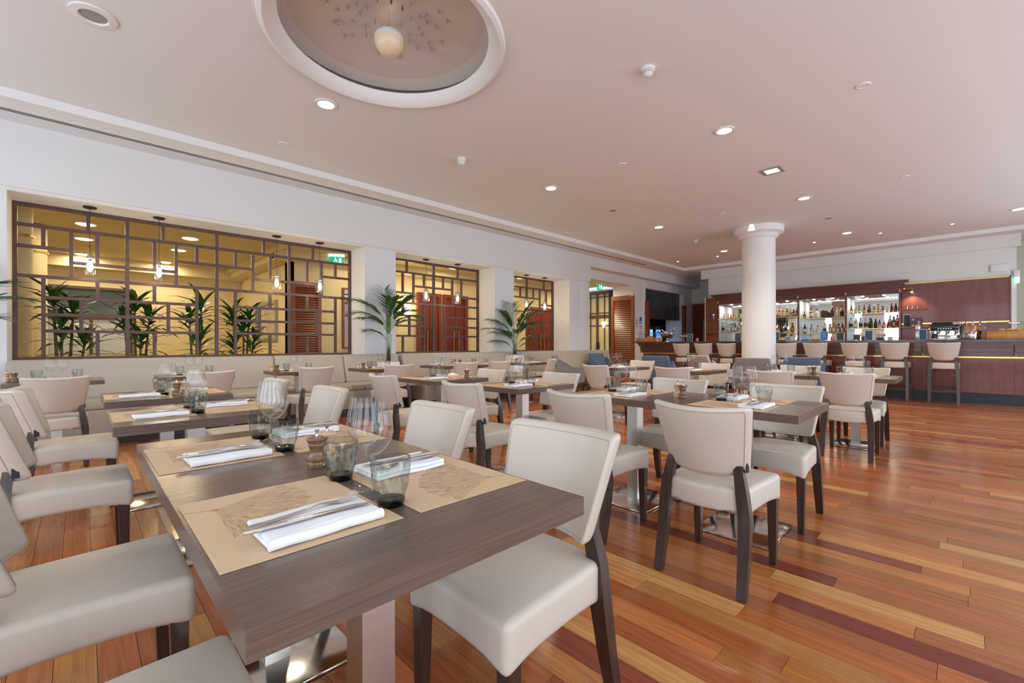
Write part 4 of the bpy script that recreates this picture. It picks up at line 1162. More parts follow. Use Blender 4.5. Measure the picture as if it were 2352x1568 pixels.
WG = Kit('wine_glass', 'wine glass')
WG.part('foot', MB().lathe([(0.001, 0.0), (0.036, 0.0), (0.0365, 0.002), (0.02, 0.005), (0.006, 0.012), (0.001, 0.013)], 28).mesh('foot', 'wine'))
WG.part('stem', MB().lathe([(0.006, 0.010), (0.0042, 0.02), (0.0038, 0.06), (0.0045, 0.082), (0.009, 0.095)], 16).mesh('stem', 'wine'))
WG.part('bowl', MB().lathe([(0.001, 0.090), (0.012, 0.094), (0.030, 0.108), (0.043, 0.128), (0.0475, 0.142), (0.0455, 0.165), (0.040, 0.195), (0.0355, 0.219)], 36, cap=False).mesh('bowl', 'wine'))
def tumbler_meshes():
    """wall cut in lozenges: alternating facet rings"""
    out, seg = MB(), 18
    prof = [(0.030, 0.016), (0.0345, 0.035), (0.0375, 0.052), (0.0400, 0.070), (0.0415, 0.086), (0.0425, 0.103)]
    ro, fs = [], []
    for q, (r, z) in enumerate(prof):
        for i in range(seg):
            a = 2 * math.pi * (i + 0.5 * (q % 2)) / seg
            rr = r * (1 + (0.065 if (i + q) % 2 == 0 and 0 < q < 5 else 0))
            ro.append((rr * math.cos(a), rr * math.sin(a), z))
    for q in range(len(prof) - 1):
        for i in range(seg):
            j = (i + 1) % seg
            a, b, c, d = q * seg + i, q * seg + j, (q + 1) * seg + j, (q + 1) * seg + i
            if q % 2 == 0: fs += [(a, b, d), (b, c, d)]
            else: fs += [(a, b, c), (a, c, d)]
    out.add(ro, fs)
    inn = [(r * 0.93, z) for r, z in prof]
    rim = MB().lathe([(0.0395, 0.1025), (0.0425, 0.1025), (0.0425, 0.1045), (0.0395, 0.1045), (0.0395, 0.1025)], 28, cap=False)
    out2 = MB()
    out2.add(ro, fs)
    base = MB().lathe([(0.001, 0.0), (0.026, 0.0), (0.029, 0.004), (0.0305, 0.016), (0.024, 0.017), (0.001, 0.014)], 18)
    return out2.mesh('tumbler_wall', 'tumbler', False), rim.mesh('rim', 'tumbler'), base.mesh('thick_base', 'tumbler_base')
tw, tr, tb = tumbler_meshes()
TU = Kit('tumbler', 'tumbler')
w_ = TU.part('glass_wall', tw); TU.part('rim', tr, w_); TU.part('thick_base', tb)
def mill(nm, m_):
    k = Kit(nm, 'mill')
    k.part('body', MB().lathe([(0.001, 0), (0.026, 0), (0.027, 0.003), (0.027, 0.017), (0.0262, 0.0185), (0.0272, 0.020), (0.0272, 0.026), (0.024, 0.030), (0.019, 0.040), (0.018, 0.047), (0.0205, 0.057), (0.0235, 0.063), (0.0238, 0.067), (0.0230, 0.069), (0.0242, 0.071), (0.0242, 0.075)], 28).mesh('body', m_))
    k.part('cap', MB().lathe([(0.024, 0.075), (0.0275, 0.077), (0.0290, 0.081), (0.027, 0.085), (0.018, 0.0885), (0.001, 0.0895)], 28).mesh('cap', m_))
    k.part('knob', MB().lathe([(0.0045, 0.089), (0.0045, 0.094), (0.0038, 0.097), (0.0062, 0.104), (0.0065, 0.107), (0.001, 0.108)], 14).mesh('knob', 'chrome'))
    g = MB()
    for a0 in (-0.35, -0.22, -0.12, 0.0, 0.10, 0.20):
        g.box(0.0268, 0.0274, 0.027 * a0, 0.027 * a0 + 0.0016, 0.0085, 0.0125)
    k.part('maker_mark', g.mesh('maker_mark', 'engrave', False), 0)
    return k
PM, SM = mill('pepper_mill', 'pepper'), mill('salt_mill', 'salt')
ZT = 0.75
def P(c, rz, lx, ly, z=ZT):
    return (c[0] + lx * math.cos(rz) - ly * math.sin(rz), c[1] + lx * math.sin(rz) + ly * math.cos(rz), z)
def single(name, me, label, cat, loc, rz, group):
    o = obj(name, me, None, loc, (0, 0, rz))
    return tag(o, label, cat, group)
def dress(kit, c, rz, ph, half, gl, mills=(0.0, 0.33), sides=('left', 'right'), order=(-0.115, -0.025, 0.075, 0.145), dy=0.0, mm=None, me_=0.165):
    """table, two place settings facing each other, two wine glasses, two tumblers, two mills"""
    kit.put('dark wood grain restaurant table, ' + ph, (c[0], c[1], 0), rz, 'dark topped restaurant tables')
    on = 'on ' + ph
    e = half - me_
    for s, nm in ((-1, sides[0]), (1, sides[1])):
        a = rz if s < 0 else rz + math.pi
        mx_, my_ = s * e, dy
        single('placemat', mm or mat_me, 'tan paper placemat with leaf print, %s side, %s' % (nm, on), 'placemat', P(c, rz, mx_, my_, ZT + 0.0006), a, 'tan paper placemats')
        ny = my_ + s * 0.113
        single('napkin', nap_me, 'folded white napkin on the %s placemat %s' % (nm, on), 'napkin', P(c, rz, mx_ - s * 0.02, ny, ZT + 0.0016), a + R(1.5), 'folded white napkins')
        single('fork', fork_me, 'steel fork on the %s napkin %s' % (nm, on), 'fork', P(c, rz, mx_ - s * 0.005, ny - s * 0.022, ZT + 0.0188), a + R(6), 'steel forks')
        single('knife', knife_me, 'steel table knife on the %s napkin %s' % (nm, on), 'knife', P(c, rz, mx_ + s * 0.0, ny + s * 0.018, ZT + 0.0216), a - R(2), 'steel knives')
    for (q, kk_, nm) in ((order[0], TU, 'near'), (order[3], TU, 'far')):
        kk_.put('smoky faceted tumbler, %s one of two %s' % (nm, on), P(c, rz, gl[0], q + dy), random.uniform(0, 6), 'smoky tumblers')
    for (q, lx, nm) in ((order[1], gl[1], 'near'), (order[2], gl[2], 'far')):
        WG.put('clear stemmed wine glass, %s one of two %s' % (nm, on), P(c, rz, lx, q + dy), 0, 'clear wine glasses')
    if mills:
        PM.put('small dark wooden pepper mill ' + on, P(c, rz, mills[0], mills[1]), R(-60), 'dark pepper mills')
        SM.put('small pale wooden salt mill ' + on, P(c, rz, mills[0] + 0.05, mills[1] + 0.055), R(-60), 'pale salt mills')
half = 0.343
dress(TA, (0.488, 0.977), 0, 'the front table', half, (0.0, 0.003, 0.035), (0.0, 0.327), dy=0.02)
dress(TA, (0.488, 1.698), 0, 'the far half of the front table', half, (0.0, 0.0, 0.012), None, dy=0.02, order=(-0.135, -0.02, 0.065, 0.14))
dress(TA, (0.445, 2.90), 0, 'the second table from the camera', half, (-0.005, 0.0, 0.02), None)
dress(TA, (0.452, 4.06), 0, 'the third table from the camera', half, (-0.02, 0.0, 0.03), (0.04, -0.165), order=(-0.05, 0.03, 0.11, 0.17))
dress(TA, (2.845, 0.935), 0, 'the middle row nearest table', half, (0.0, 0.0, 0.0), None, order=(-0.11, -0.03, 0.05, 0.13))
dress(TA, (2.835, 1.655), 0, 'the middle row second table', half, (0.0, 0.0, 0.0), (-0.045, -0.37), order=(-0.11, -0.03, 0.05, 0.13), dy=0.06)
dress(TB, (2.80, 2.745), 0, 'the middle row third table', 0.35, (0.0, 0.0, 0.0), None, order=(-0.11, -0.03, 0.05, 0.13))
dress(TA, (2.77, 3.915), 0, 'the middle row fourth table', half, (0.0, 0.0, 0.0), (0.13, -0.26), order=(-0.05, 0.03, 0.09, 0.16))
dress(TA, (6.05, 0.85), 0, 'the back row rightmost table', half, (0.0, 0.0, 0.0), None, order=(-0.11, -0.03, 0.05, 0.13))
dress(TA, (6.05, 1.575), 0, 'the back row second table', half, (0.0, 0.0, 0.0), (0.0, -0.34), order=(-0.11, -0.03, 0.05, 0.13))
dress(TA, (6.0, 2.66), 0, 'the back row third table', half, (0.0, 0.0, 0.0), None, order=(-0.11, -0.03, 0.05, 0.13))
dress(TA, (6.02, 3.82), 0, 'the back row leftmost table', half, (0.0, 0.0, 0.0), None, order=(-0.11, -0.03, 0.05, 0.13))
q90 = R(90)
TW = table_kit(0.60, 0.70)
mat2_me = MB().box(-0.142, 0.142, -0.203, 0.203, 0, 0.0008).mesh('placemat', 'mat', False)
for i, (c_, ph, ml) in enumerate((((-0.165, 6.43), 'the leftmost bench table', (0.05, 0.29)), ((0.98, 6.41), 'the second bench table', None), ((2.15, 6.42), 'the third bench table', (-0.02, 0.27)),
                 ((3.26, 6.24), 'the fourth bench table', (-0.02, 0.26)), ((4.52, 6.24), 'the fifth bench table', (0.0, -0.28)), ((5.235, 6.20), 'the sixth bench table', None), ((6.27, 6.05), 'the last bench table', (-0.02, 0.28)))):
    dress(TW, c_, q90, ph, 0.30, (0.02, 0.03, 0.03), ml, sides=('chair', 'bench'), order=(-0.15, -0.045, 0.045, 0.14), mm=mat2_me, me_=0.148)

# ================================================================== BAR COUNTER
YB0, YB1 = -2.3, 6.62
bar = thing('bar_counter', 'long dark red wooden bar counter with granite top', 'bar counter', (11.9, 2.2, 0))
ox, oy = 11.9, 2.2
def bp_(name, x0, x1, y0, y1, z0, z1, m_, sub=None):
    return obj(name, MB().box(x0 - ox, x1 - ox, y0 - oy, y1 - oy, z0, z1).mesh(name, m_, False), sub or bar)
bp_('counter_slab', 11.53, 12.42, YB0, 6.79, 1.135, 1.172, 'granite')
bp_('kick_plate', 11.84, 12.3, YB0, YB1 - 0.04, 0, 0.19, 'kick')
body = bp_('body', 11.82, 12.35, YB0, YB1, 0.19, 1.03, 'mahog')
pr = [(11.82, 0.86), (11.795, 0.86), (11.795, 0.94), (11.77, 0.945), (11.77, 1.015), (11.735, 1.02), (11.735, 1.045), (11.70, 1.05), (11.70, 1.075), (11.655, 1.08), (11.655, 1.105), (11.60, 1.11), (11.60, 1.135), (12.35, 1.135), (12.35, 0.86)]
obj('cornice_moulding', MB().prism([(a - ox, b) for a, b in pr], YB0 - oy, 6.70 - oy, 'y').mesh('cornice_moulding', 'mahogh', False), bar)
bp_('brass_strip', 11.786, 11.82, YB0, YB1 + 0.01, 0.835, 0.862, 'brass')
ys = [YB1, 5.42, 4.22, 3.02, 1.82, 0.62, -0.575, -1.8]
for a, b in zip(ys, ys[1:]):
    for z0, z1 in ((0.195, 0.397), (0.401, 0.612), (0.616, 0.833)):
        bp_('front_panel', 11.806, 11.82, b + 0.0025, a - 0.0025, z0, z1, 'mahog')
for y in (6.64, 5.42, 4.22, 3.02, 1.82, 0.62, -0.575):
    hk = MB().tube([(11.66 - ox, y - oy, 1.105), (11.70 - ox, y - oy, 1.02), (11.755 - ox, y - oy, 0.95), (11.75 - ox, y - oy, 0.905), (11.70 - ox, y - oy, 0.895), (11.68 - ox, y - oy, 0.925)], [0.009, 0.010, 0.010, 0.010, 0.009, 0.007], 10)
    hk.lathe([(0.001, -0.012), (0.028, -0.006), (0.028, 0.006), (0.001, 0.012)], 14, (11.765 - ox, y - oy, 0.895))
    obj('brass_hook', hk.mesh('brass_hook', 'brass'), bar)

# ================================================================== BACK BAR CABINET
bb = thing('back_bar', 'mahogany back bar with mirrored bottle alcoves and cornice', 'cabinet', (15.4, 3.5, 0))
bx0, by0 = 15.4, 3.5
def bq(name, x0, x1, y0, y1, z0, z1, m_, sub=None):
    return obj(name, MB().box(x0 - bx0, x1 - bx0, y0 - by0, y1 - by0, z0, z1).mesh(name, m_, False), sub or bb)
cp = [(15.55, 2.44), (15.38, 2.44), (15.38, 2.57), (15.36, 2.575), (15.36, 2.605), (15.33, 2.61), (15.33, 2.64), (15.29, 2.645), (15.29, 2.675), (15.25, 2.68), (15.25, 2.71), (15.20, 2.715), (15.20, 2.75), (15.55, 2.75)]
lay = [(0.0, 15.38, 2.44, 2.572), (0.03, 15.35, 2.572, 2.608), (0.06, 15.32, 2.608, 2.643), (0.10, 15.28, 2.643, 2.678), (0.14, 15.24, 2.678, 2.712), (0.18, 15.20, 2.712, 2.75)]
for e, xf, z0, z1 in lay:
    bq('cornice_layer', xf, 15.55, 1.24 - e, 5.87 + e, z0, z1, 'mahogh')
DIV = [5.85, 4.70, 3.53, 2.382, 1.238]
for y in DIV:
    d_ = bq('divider', 15.36, 16.0, y - 0.022, y + 0.022, 0.95, 2.44, 'mahog')
    obj('brass_bracket', MB().lathe([(0.016, 2.46), (0.016, 2.53)], 12, (15.345 - bx0, y - by0, 0)).mesh('brass_bracket', 'brass'), d_)
    for z in (1.93, 1.51):
        obj('brass_knob', MB().lathe([(0.001, -0.018), (0.016, -0.008), (0.016, 0.008), (0.001, 0.018)], 10, (15.345 - bx0, y - by0, z)).mesh('brass_knob', 'brass'), d_)
bq('mirror_back', 16.0, 16.02, 1.24, 5.85, 0.95, 2.44, 'mirror')
bq('base_counter', 15.1, 16.02, -0.6, 5.9, 0.0, 0.95, 'mahog')
bq('alcove_soffit', 15.40, 16.0, 1.26, 5.83, 2.42, 2.44, 'doorwood')
bq('back_body', 16.02, 16.1, 1.15, 5.95, 0.95, 2.6, 'mahog')
bays = [(5.85, 4.70, 1.933, 1.51), (4.70, 3.53, 1.93, 1.45), (3.53, 2.382, 1.858, 1.405), (2.382, 1.238, 1.940, 1.52)]
for a, b, zu, zl in bays:
    for q in range(4):
        bq('side_board', 15.40 + q * 0.15, 15.545 + q * 0.15, a - 0.030, a - 0.0225, 0.95, 2.42, 'board')
    for z in (zu, zl):
        g_ = bq('glass_shelf', 15.46, 15.98, b + 0.03, a - 0.03, z - 0.008, z, 'glassshelf')
        bq('brass_edge', 15.445, 15.46, b + 0.026, a - 0.026, z - 0.012, z + 0.004, 'brass', g_)
    for f_ in (0.3, 0.7):
        y = b + (a - b) * f_
        sp = bq('alcove_lamp', 15.60, 15.66, y - 0.03, y + 0.03, 2.405, 2.42, 'spot')
    al = bpy.data.lights.new('alcove_light', 'AREA'); al.shape = 'RECTANGLE'; al.size = 0.15; al.size_y = 0.9; al.energy = 9; al.color = (1, 0.86, 0.64)
    alo = bpy.data.objects.new('alcove_light', al); COL.objects.link(alo); alo.parent = bb; alo.location = (15.65 - bx0, (a + b) / 2 - by0, 2.40)
# left wing panel with two small shelves
wg_ = thing('wing_panel', 'reddish wooden end panel left of the back bar with shelves', 'panel', (15.38, 6.06, 0))
obj('panel', MB().box(-0.02, 0.17, -0.18, 0.20, 0.9, 2.66).mesh('panel', 'doorwood', False), wg_)
obj('edge_trim', MB().box(-0.03, 0.17, 0.20, 0.225, 0.9, 2.68).mesh('edge_trim', 'white', False), wg_)
for z in (1.95, 1.50): obj('small_shelf', MB().box(-0.16, -0.02, -0.17, 0.12, z - 0.01, z).mesh('small_shelf', 'brass', False), wg_)
t = thing('tin', 'purple tin on the small shelf left of the bottles', 'tin', (15.29, 5.98, 1.95))
obj('can', MB().lathe([(0.001, 0), (0.055, 0), (0.055, 0.13), (0.001, 0.13)], 20).mesh('can', 'purple'), t)
obj('lid', MB().lathe([(0.057, 0.125), (0.057, 0.15), (0.03, 0.155), (0.001, 0.155)], 20).mesh('lid', 'chrome'), t)
# veneer panel right of the cabinet, brass edged
vp = thing('veneer_panel', 'large plum red veneer wall panel with brass edging', 'panel', (15.52, 0.28, 0))
obj('panel', MB().box(-0.0, 0.03, -0.96, 0.93, 1.64, 2.65).mesh('panel', 'panelwood', False), vp)
obj('lower_panel', MB().box(-0.0, 0.03, -0.96, 0.93, 0.95, 1.60).mesh('lower_panel', 'panelwood', False), vp)
obj('brass_edge', MB().box(-0.02, 0.03, -0.98, 0.93, 2.65, 2.68).mesh('brass_edge', 'brass', False), vp)
obj('brass_edge', MB().box(-0.03, 0.03, -0.96, 0.93, 1.60, 1.635).mesh('brass_edge', 'brass', False), vp)
obj('side_edge', MB().box(-0.02, 0.03, -0.99, -0.96, 0.95, 2.68).mesh('side_edge', 'doorwood', False), vp)
for z, y0, lab in ((1.985, 0.70, 'upper'), (1.53, 0.45, 'lower')):
    t = thing('brass_shelf', lab + ' small brass railed shelf on the veneer panel', 'shelf', (15.40, (1.2 + y0) / 2, z))
    w = (1.2 - y0) / 2
    obj('board', MB().box(-0.10, 0.12, -w, w, -0.012, 0).mesh('board', 'glassshelf', False), t)
    obj('rail', MB().tube([(0.1, -w, -0.004), (-0.11, -w, -0.004), (-0.11, w, -0.004)], 0.012, 8).mesh('rail', 'brass'), t)
for i, (y, h) in enumerate(((1.10, 0.10), (1.005, 0.085), (0.91, 0.07), (0.83, 0.06), (0.77, 0.05))):
    t = thing('jigger', 'steel jigger on the upper brass shelf, %s from the left' % ordn[i], 'jigger', (15.38, y, 1.985), group='steel jiggers')
    obj('cup', MB().lathe([(0.018, 0), (0.022, h * 0.5), (0.016, h * 0.55), (0.022, h), (0.018, h), (0.001, h * 0.6)], 14).mesh('cup', 'chrome'), t)
bs = thing('brass_spotlamp', 'small brass swivel lamp at the right end of the back bar', 'wall lamp', (15.33, 1.2, 2.50))
obj('arm', MB().tube([(0, 0.04, 0), (-0.02, -0.06, 0.02), (-0.02, -0.16, 0.0)], 0.012, 8).mesh('arm', 'brass'), bs)
obj('knuckle', MB().lathe([(0.001, -0.03), (0.03, -0.01), (0.03, 0.02), (0.001, 0.04)], 12, (-0.02, -0.05, 0.015)).mesh('knuckle', 'brass'), bs)
obj('shade', MB().lathe([(0.015, 0.05), (0.045, -0.05), (0.04, -0.05), (0.012, 0.045)], 16, (-0.02, -0.20, -0.02), cap=False).mesh('shade', 'brass'), bs)
obj('bulb', MB().lathe([(0.001, -0.07), (0.03, -0.05), (0.02, -0.01), (0.001, 0.0)], 12, (-0.02, -0.20, -0.02)).mesh('bulb', 'spot'), bs)
d = bpy.data.lights.new('brass_lamp_light', 'SPOT'); d.energy = 14; d.color = (1, 0.72, 0.42); d.spot_size = R(110); d.spot_blend = 0.7; d.shadow_soft_size = 0.03
lo = bpy.data.objects.new('brass_lamp_light', d); COL.objects.link(lo); lo.parent = bs; lo.location = (-0.02, -0.20, -0.1); lo.rotation_euler = (0, R(-22), 0)

# ------------------------------------------------ bottles
def bottle_mat(nm, col, tr=0.0, rough=0.08):
    m_, nt, b = mat(nm)
    b.inputs['Base Color'].default_value = (*col, 1)
    b.inputs['Roughness'].default_value = rough
    b.inputs['Coat Weight'].default_value = 0.6
    return m_
BM = dict(red=(0.35, 0.015, 0.02), orange=(0.60, 0.11, 0.02), gold=(0.50, 0.26, 0.03), amber=(0.36, 0.15, 0.025), brown=(0.10, 0.030, 0.012), green=(0.03, 0.25, 0.045),
          dark=(0.012, 0.013, 0.012), olive=(0.16, 0.17, 0.03), clear=(0.52, 0.56, 0.56), blue=(0.02, 0.06, 0.36), pale=(0.40, 0.60, 0.66), cream=(0.66, 0.58, 0.36), pink=(0.62, 0.36, 0.22), rose=(0.55, 0.20, 0.13), cola=(0.03, 0.008, 0.006))
BMAT = {k: bottle_mat('bottle_' + k, v) for k, v in BM.items()}
LBL = {'w': plain('label_white', (0.75, 0.73, 0.68), 0.6), 'k': plain('label_black', (0.03, 0.03, 0.03), 0.5), 'r': plain('label_red', (0.50, 0.03, 0.03), 0.5), 'y': plain('label_gold', (0.60, 0.42, 0.14), 0.5)}
CAPM = {'k': M['black'], 'r': plain('cap_red', (0.42, 0.03, 0.03), 0.4), 'y': M['brass'], 'w': M['white'], 'b': plain('cap_blue', (0.03, 0.12, 0.32), 0.4)}
SHAPES = dict(
    spirit=[(0.001, 0), (0.036, 0), (0.037, 0.005), (0.037, 0.17), (0.032, 0.20), (0.016, 0.225), (0.0135, 0.235), (0.0135, 0.275)],
    beer=[(0.001, 0), (0.030, 0), (0.031, 0.004), (0.031, 0.115), (0.027, 0.145), (0.015, 0.175), (0.0125, 0.215), (0.0135, 0.225)],
    round=[(0.001, 0), (0.045, 0), (0.048, 0.01), (0.048, 0.09), (0.040, 0.13), (0.020, 0.155), (0.014, 0.17), (0.014, 0.205)],
    square=[(0.001, 0), (0.040, 0), (0.041, 0.004), (0.041, 0.15), (0.036, 0.17), (0.016, 0.185), (0.014, 0.195), (0.014, 0.235)],
    small=[(0.001, 0), (0.026, 0), (0.027, 0.004), (0.027, 0.075), (0.022, 0.10), (0.011, 0.12), (0.010, 0.135), (0.012, 0.145)],
    pear=[(0.001, 0), (0.036, 0), (0.038, 0.005), (0.036, 0.07), (0.028, 0.12), (0.014, 0.165), (0.011, 0.195), (0.012, 0.205)],
    cola=[(0.001, 0), (0.028, 0), (0.030, 0.01), (0.027, 0.06), (0.031, 0.10), (0.028, 0.15), (0.014, 0.19), (0.0125, 0.215), (0.014, 0.235)])
_bc = {}
def bottle(shape, col, cap, lbl, label, loc, s=1.0, grp='bottles in the back bar'):
    key = (shape, col, cap, lbl)
    if key not in _bc:
        pr_ = SHAPES[shape]
        h = pr_[-1][1]
        seg = 4 if shape == 'square' else 18
        b_ = MB().lathe(pr_, 18).mesh('glass', BMAT[col])
        r = max(p[0] for p in pr_)
        z1 = [p[1] for p in pr_ if p[0] > r * 0.93][-1]
        lb = MB().lathe([(r + 0.0006, z1 * 0.28), (r + 0.0012, z1 * 0.3), (r + 0.0012, z1 * 0.82), (r + 0.0006, z1 * 0.84)], 18, cap=False).mesh('paper_label', LBL[lbl])
        cp_ = MB().lathe([(pr_[-1][0] + 0.001, h - 0.012), (pr_[-1][0] + 0.003, h - 0.01), (pr_[-1][0] + 0.003, h + 0.018), (0.001, h + 0.02)], 14).mesh('cap', CAPM[cap])
        k = Kit('bottle', 'bottle')
        k.part('glass', b_); k.part('paper_label', lb); k.part('cap', cp_)
        _bc[key] = k
    o = _bc[key].put(label, loc, 0, grp)
    o.scale = (s, s, s)
    return o
NUM = ['first', 'second', 'third', 'fourth', 'fifth', 'sixth', 'seventh', 'eighth', 'ninth', 'tenth', 'eleventh']
def shelf_row(bay, lev, z, items, x=15.60):
    for i, (y, shp, col, cap, lb, s) in enumerate(items):
        bottle(shp, col, cap, lb, '%s bottle, %s from left on the %s shelf of the %s alcove' % (col, NUM[i], lev, bay), (x + (0.0 if i % 2 == 0 else 0.03), y, z + 0.0005), s)
S_ = 1.0
shelf_row('leftmost', 'upper', 1.933, [(5.74, 'small', 'amber', 'k', 'w', 1.1), (5.62, 'small', 'rose', 'r', 'w', 1.1), (5.52, 'small', 'amber', 'r', 'y', 1.0), (5.45, 'small', 'orange', 'k', 'w', 1.0), (5.36, 'small', 'gold', 'w', 'w', 1.1), (5.29, 'pear', 'green', 'k', 'y', 1.0), (5.20, 'small', 'clear', 'k', 'w', 1.3)])
shelf_row('leftmost', 'lower', 1.51, [(5.77, 'spirit', 'clear', 'k', 'k', 1.08), (5.68, 'spirit', 'clear', 'b', 'w', 1.05), (5.57, 'square', 'clear', 'k', 'w', 1.0), (5.47, 'square', 'pale', 'k', 'w', 1.05), (5.385, 'spirit', 'green', 'k', 'w', 0.98), (5.28, 'spirit', 'clear', 'k', 'y', 0.95), (5.20, 'round', 'pink', 'k', 'w', 0.95)])
shelf_row('second', 'upper', 1.93, [(4.20, 'spirit', 'red', 'r', 'w', 1.1), (4.09, 'spirit', 'orange', 'k', 'w', 1.12), (3.985, 'spirit', 'gold', 'y', 'w', 1.08), (3.88, 'spirit', 'olive', 'w', 'w', 1.08), (3.79, 'round', 'gold', 'y', 'w', 1.1), (3.71, 'square', 'dark', 'k', 'w', 0.95), (3.625, 'spirit', 'olive', 'y', 'w', 0.9)])
shelf_row('second', 'lower', 1.45, [(4.13, 'round', 'rose', 'w', 'w', 1.1), (3.93, 'spirit', 'clear', 'k', 'k', 1.1), (3.73, 'spirit', 'amber', 'k', 'y', 1.0)])
shelf_row('third', 'upper', 1.858, [(3.42, 'round', 'brown', 'k', 'y', 0.95), (3.26, 'square', 'amber', 'k', 'w', 1.2), (3.11, 'round', 'clear', 'k', 'w', 1.25), (2.74, 'spirit', 'brown', 'w', 'k', 1.15), (2.61, 'spirit', 'cream', 'w', 'w', 0.95), (2.51, 'spirit', 'gold', 'k', 'k', 1.15)])
shelf_row('third', 'lower', 1.405, [(3.41, 'spirit', 'dark', 'k', 'w', 1.0), (3.24, 'round', 'clear', 'w', 'w', 1.0), (3.08, 'round', 'clear', 'k', 'w', 1.08), (2.91, 'spirit', 'clear', 'k', 'k', 1.0), (2.79, 'spirit', 'rose', 'k', 'w', 0.95), (2.70, 'spirit', 'gold', 'k', 'w', 1.02), (2.60, 'spirit', 'amber', 'k', 'w', 0.92), (2.50, 'spirit', 'olive', 'k', 'w', 1.0)])
shelf_row('rightmost', 'upper', 1.94, [(2.29, 'beer', 'brown', 'k', 'w', 0.95), (2.20, 'beer', 'gold', 'y', 'w', 0.9), (2.11, 'beer', 'green', 'k', 'w', 0.9), (2.005, 'beer', 'brown', 'k', 'y', 0.98), (1.885, 'beer', 'brown', 'k', 'k', 1.0), (1.79, 'beer', 'green', 'w', 'w', 0.95), (1.70, 'beer', 'amber', 'k', 'y', 0.98), (1.605, 'small', 'blue', 'k', 'w', 1.05), (1.515, 'small', 'clear', 'w', 'w', 1.15), (1.425, 'cola', 'cola', 'r', 'r', 0.98), (1.335, 'cola', 'cola', 'r', 'r', 0.98)])
shelf_row('rightmost', 'lower', 1.52, [(2.30, 'spirit', 'clear', 'k', 'k', 1.05), (2.19, 'spirit', 'pink', 'w', 'w', 1.1), (2.075, 'spirit', 'clear', 'k', 'k', 1.05), (1.97, 'spirit', 'clear', 'w', 'k', 1.1), (1.85, 'spirit', 'dark', 'k', 'k', 0.98), (1.755, 'spirit', 'dark', 'k', 'k', 0.9), (1.67, 'round', 'rose', 'k', 'w', 0.8), (1.575, 'square', 'orange', 'k', 'w', 0.75), (1.455, 'spirit', 'clear', 'r', 'r', 1.15), (1.375, 'spirit', 'green', 'r', 'w', 1.05), (1.305, 'spirit', 'clear', 'b', 'r', 1.2)])
for i in range(5):
    t = thing('bottle_optic', 'hanging dark bottle dispenser in the second alcove, %s from left' % NUM[i], 'dispenser', (15.75, 4.28 - i * 0.06, 1.90), R(0), 'hanging dark dispensers')
    obj('neck', MB().lathe([(0.018, 0), (0.018, -0.24), (0.008, -0.28), (0.008, -0.32)], 12).mesh('neck', 'dark'), t)
pf = thing('picture_card', 'dark picture card on the third alcove upper shelf', 'card', (15.62, 2.93, 1.858))
obj('card', MB().box(-0.005, 0.005, -0.085, 0.085, 0, 0.21).mesh('card', plain('dark_print', (0.10, 0.05, 0.03), 0.4, var=0.9, vscale=22), False), pf)

# ------------------------------------------------ things on the counter
ZB = 1.1725
def menu(label, y, w, h, m_, x=11.62, lean=8, lines=True):
    t = thing('menu_card', label, 'menu', (x, y, ZB), 0, 'menu cards on the counter')
    t.rotation_euler = (0, R(lean), 0)
    obj('acrylic_stand', MB().box(0.004, 0.008, -w / 2 - 0.006, w / 2 + 0.006, 0.005, h + 0.006).mesh('acrylic_stand', 'white', False), t)
    c_ = obj('card', MB().box(0, 0.004, -w / 2, w / 2, 0.008, h).mesh('card', m_, False), t)
    if lines:
        for z, ww in ((0.72, 0.30), (0.55, 0.18), (0.42, 0.14)):
            obj('print_line', MB().box(-0.001, 0, -w * ww, w * ww, h * z, h * z + 0.006).mesh('print_line', 'gold_print', False), c_)
    return t
menu('teal menu card in a pale stand at the left counter end', 5.16, 0.14, 0.20, 'navy')
menu('teal menu card just left of the column', 3.955, 0.13, 0.195, 'navy')
menu('teal menu card just right of the column', 3.125, 0.14, 0.20, 'navy')
menu('blue menu card between the fifth and sixth bar stools', 2.185, 0.13, 0.205, 'blue_print')
menu('dark grey card with a round emblem right of the blue menu', 1.90, 0.125, 0.17, 'charcoal', lines=False)
menu('small black menu card in a white holder', 1.62, 0.11, 0.12, 'charcoal', lines=False)
menu('night blue dotted menu card before the dried flowers', 1.42, 0.115, 0.20, 'navy', lines=False)
menu('night blue menu beside the coffee machine', 0.60, 0.10, 0.20, 'navy', lines=False)
t = thing('menu_card', 'dark blue landscape menu on the lower brass shelf', 'menu', (15.36, 0.93, 1.53))
obj('card', MB().box(0, 0.006, -0.115, 0.115, 0, 0.24).mesh('card', plain('slate_menu', (0.06, 0.07, 0.10), 0.5), False), t)
for a, b in ((0.05, 0.19), (-0.06, 0.13), (-0.06, 0.07), (0.05, 0.03)): obj('print_spot', MB().lathe([(0.001, 0), (0.03, 0), (0.03, 0.002), (0.001, 0.002)], 10).mesh('print_spot', 'pink'), t, (-0.001, a, b), (0, R(-90), 0))
t = thing('menu_card', 'white edged upright menu behind the landscape menu', 'menu', (15.42, 1.10, 1.53))
obj('card', MB().box(0, 0.006, -0.06, 0.06, 0, 0.32).mesh('card', 'charcoal', False), t)
obj('edge', MB().box(0.006, 0.009, -0.07, 0.07, 0, 0.33).mesh('edge', 'white', False), t)

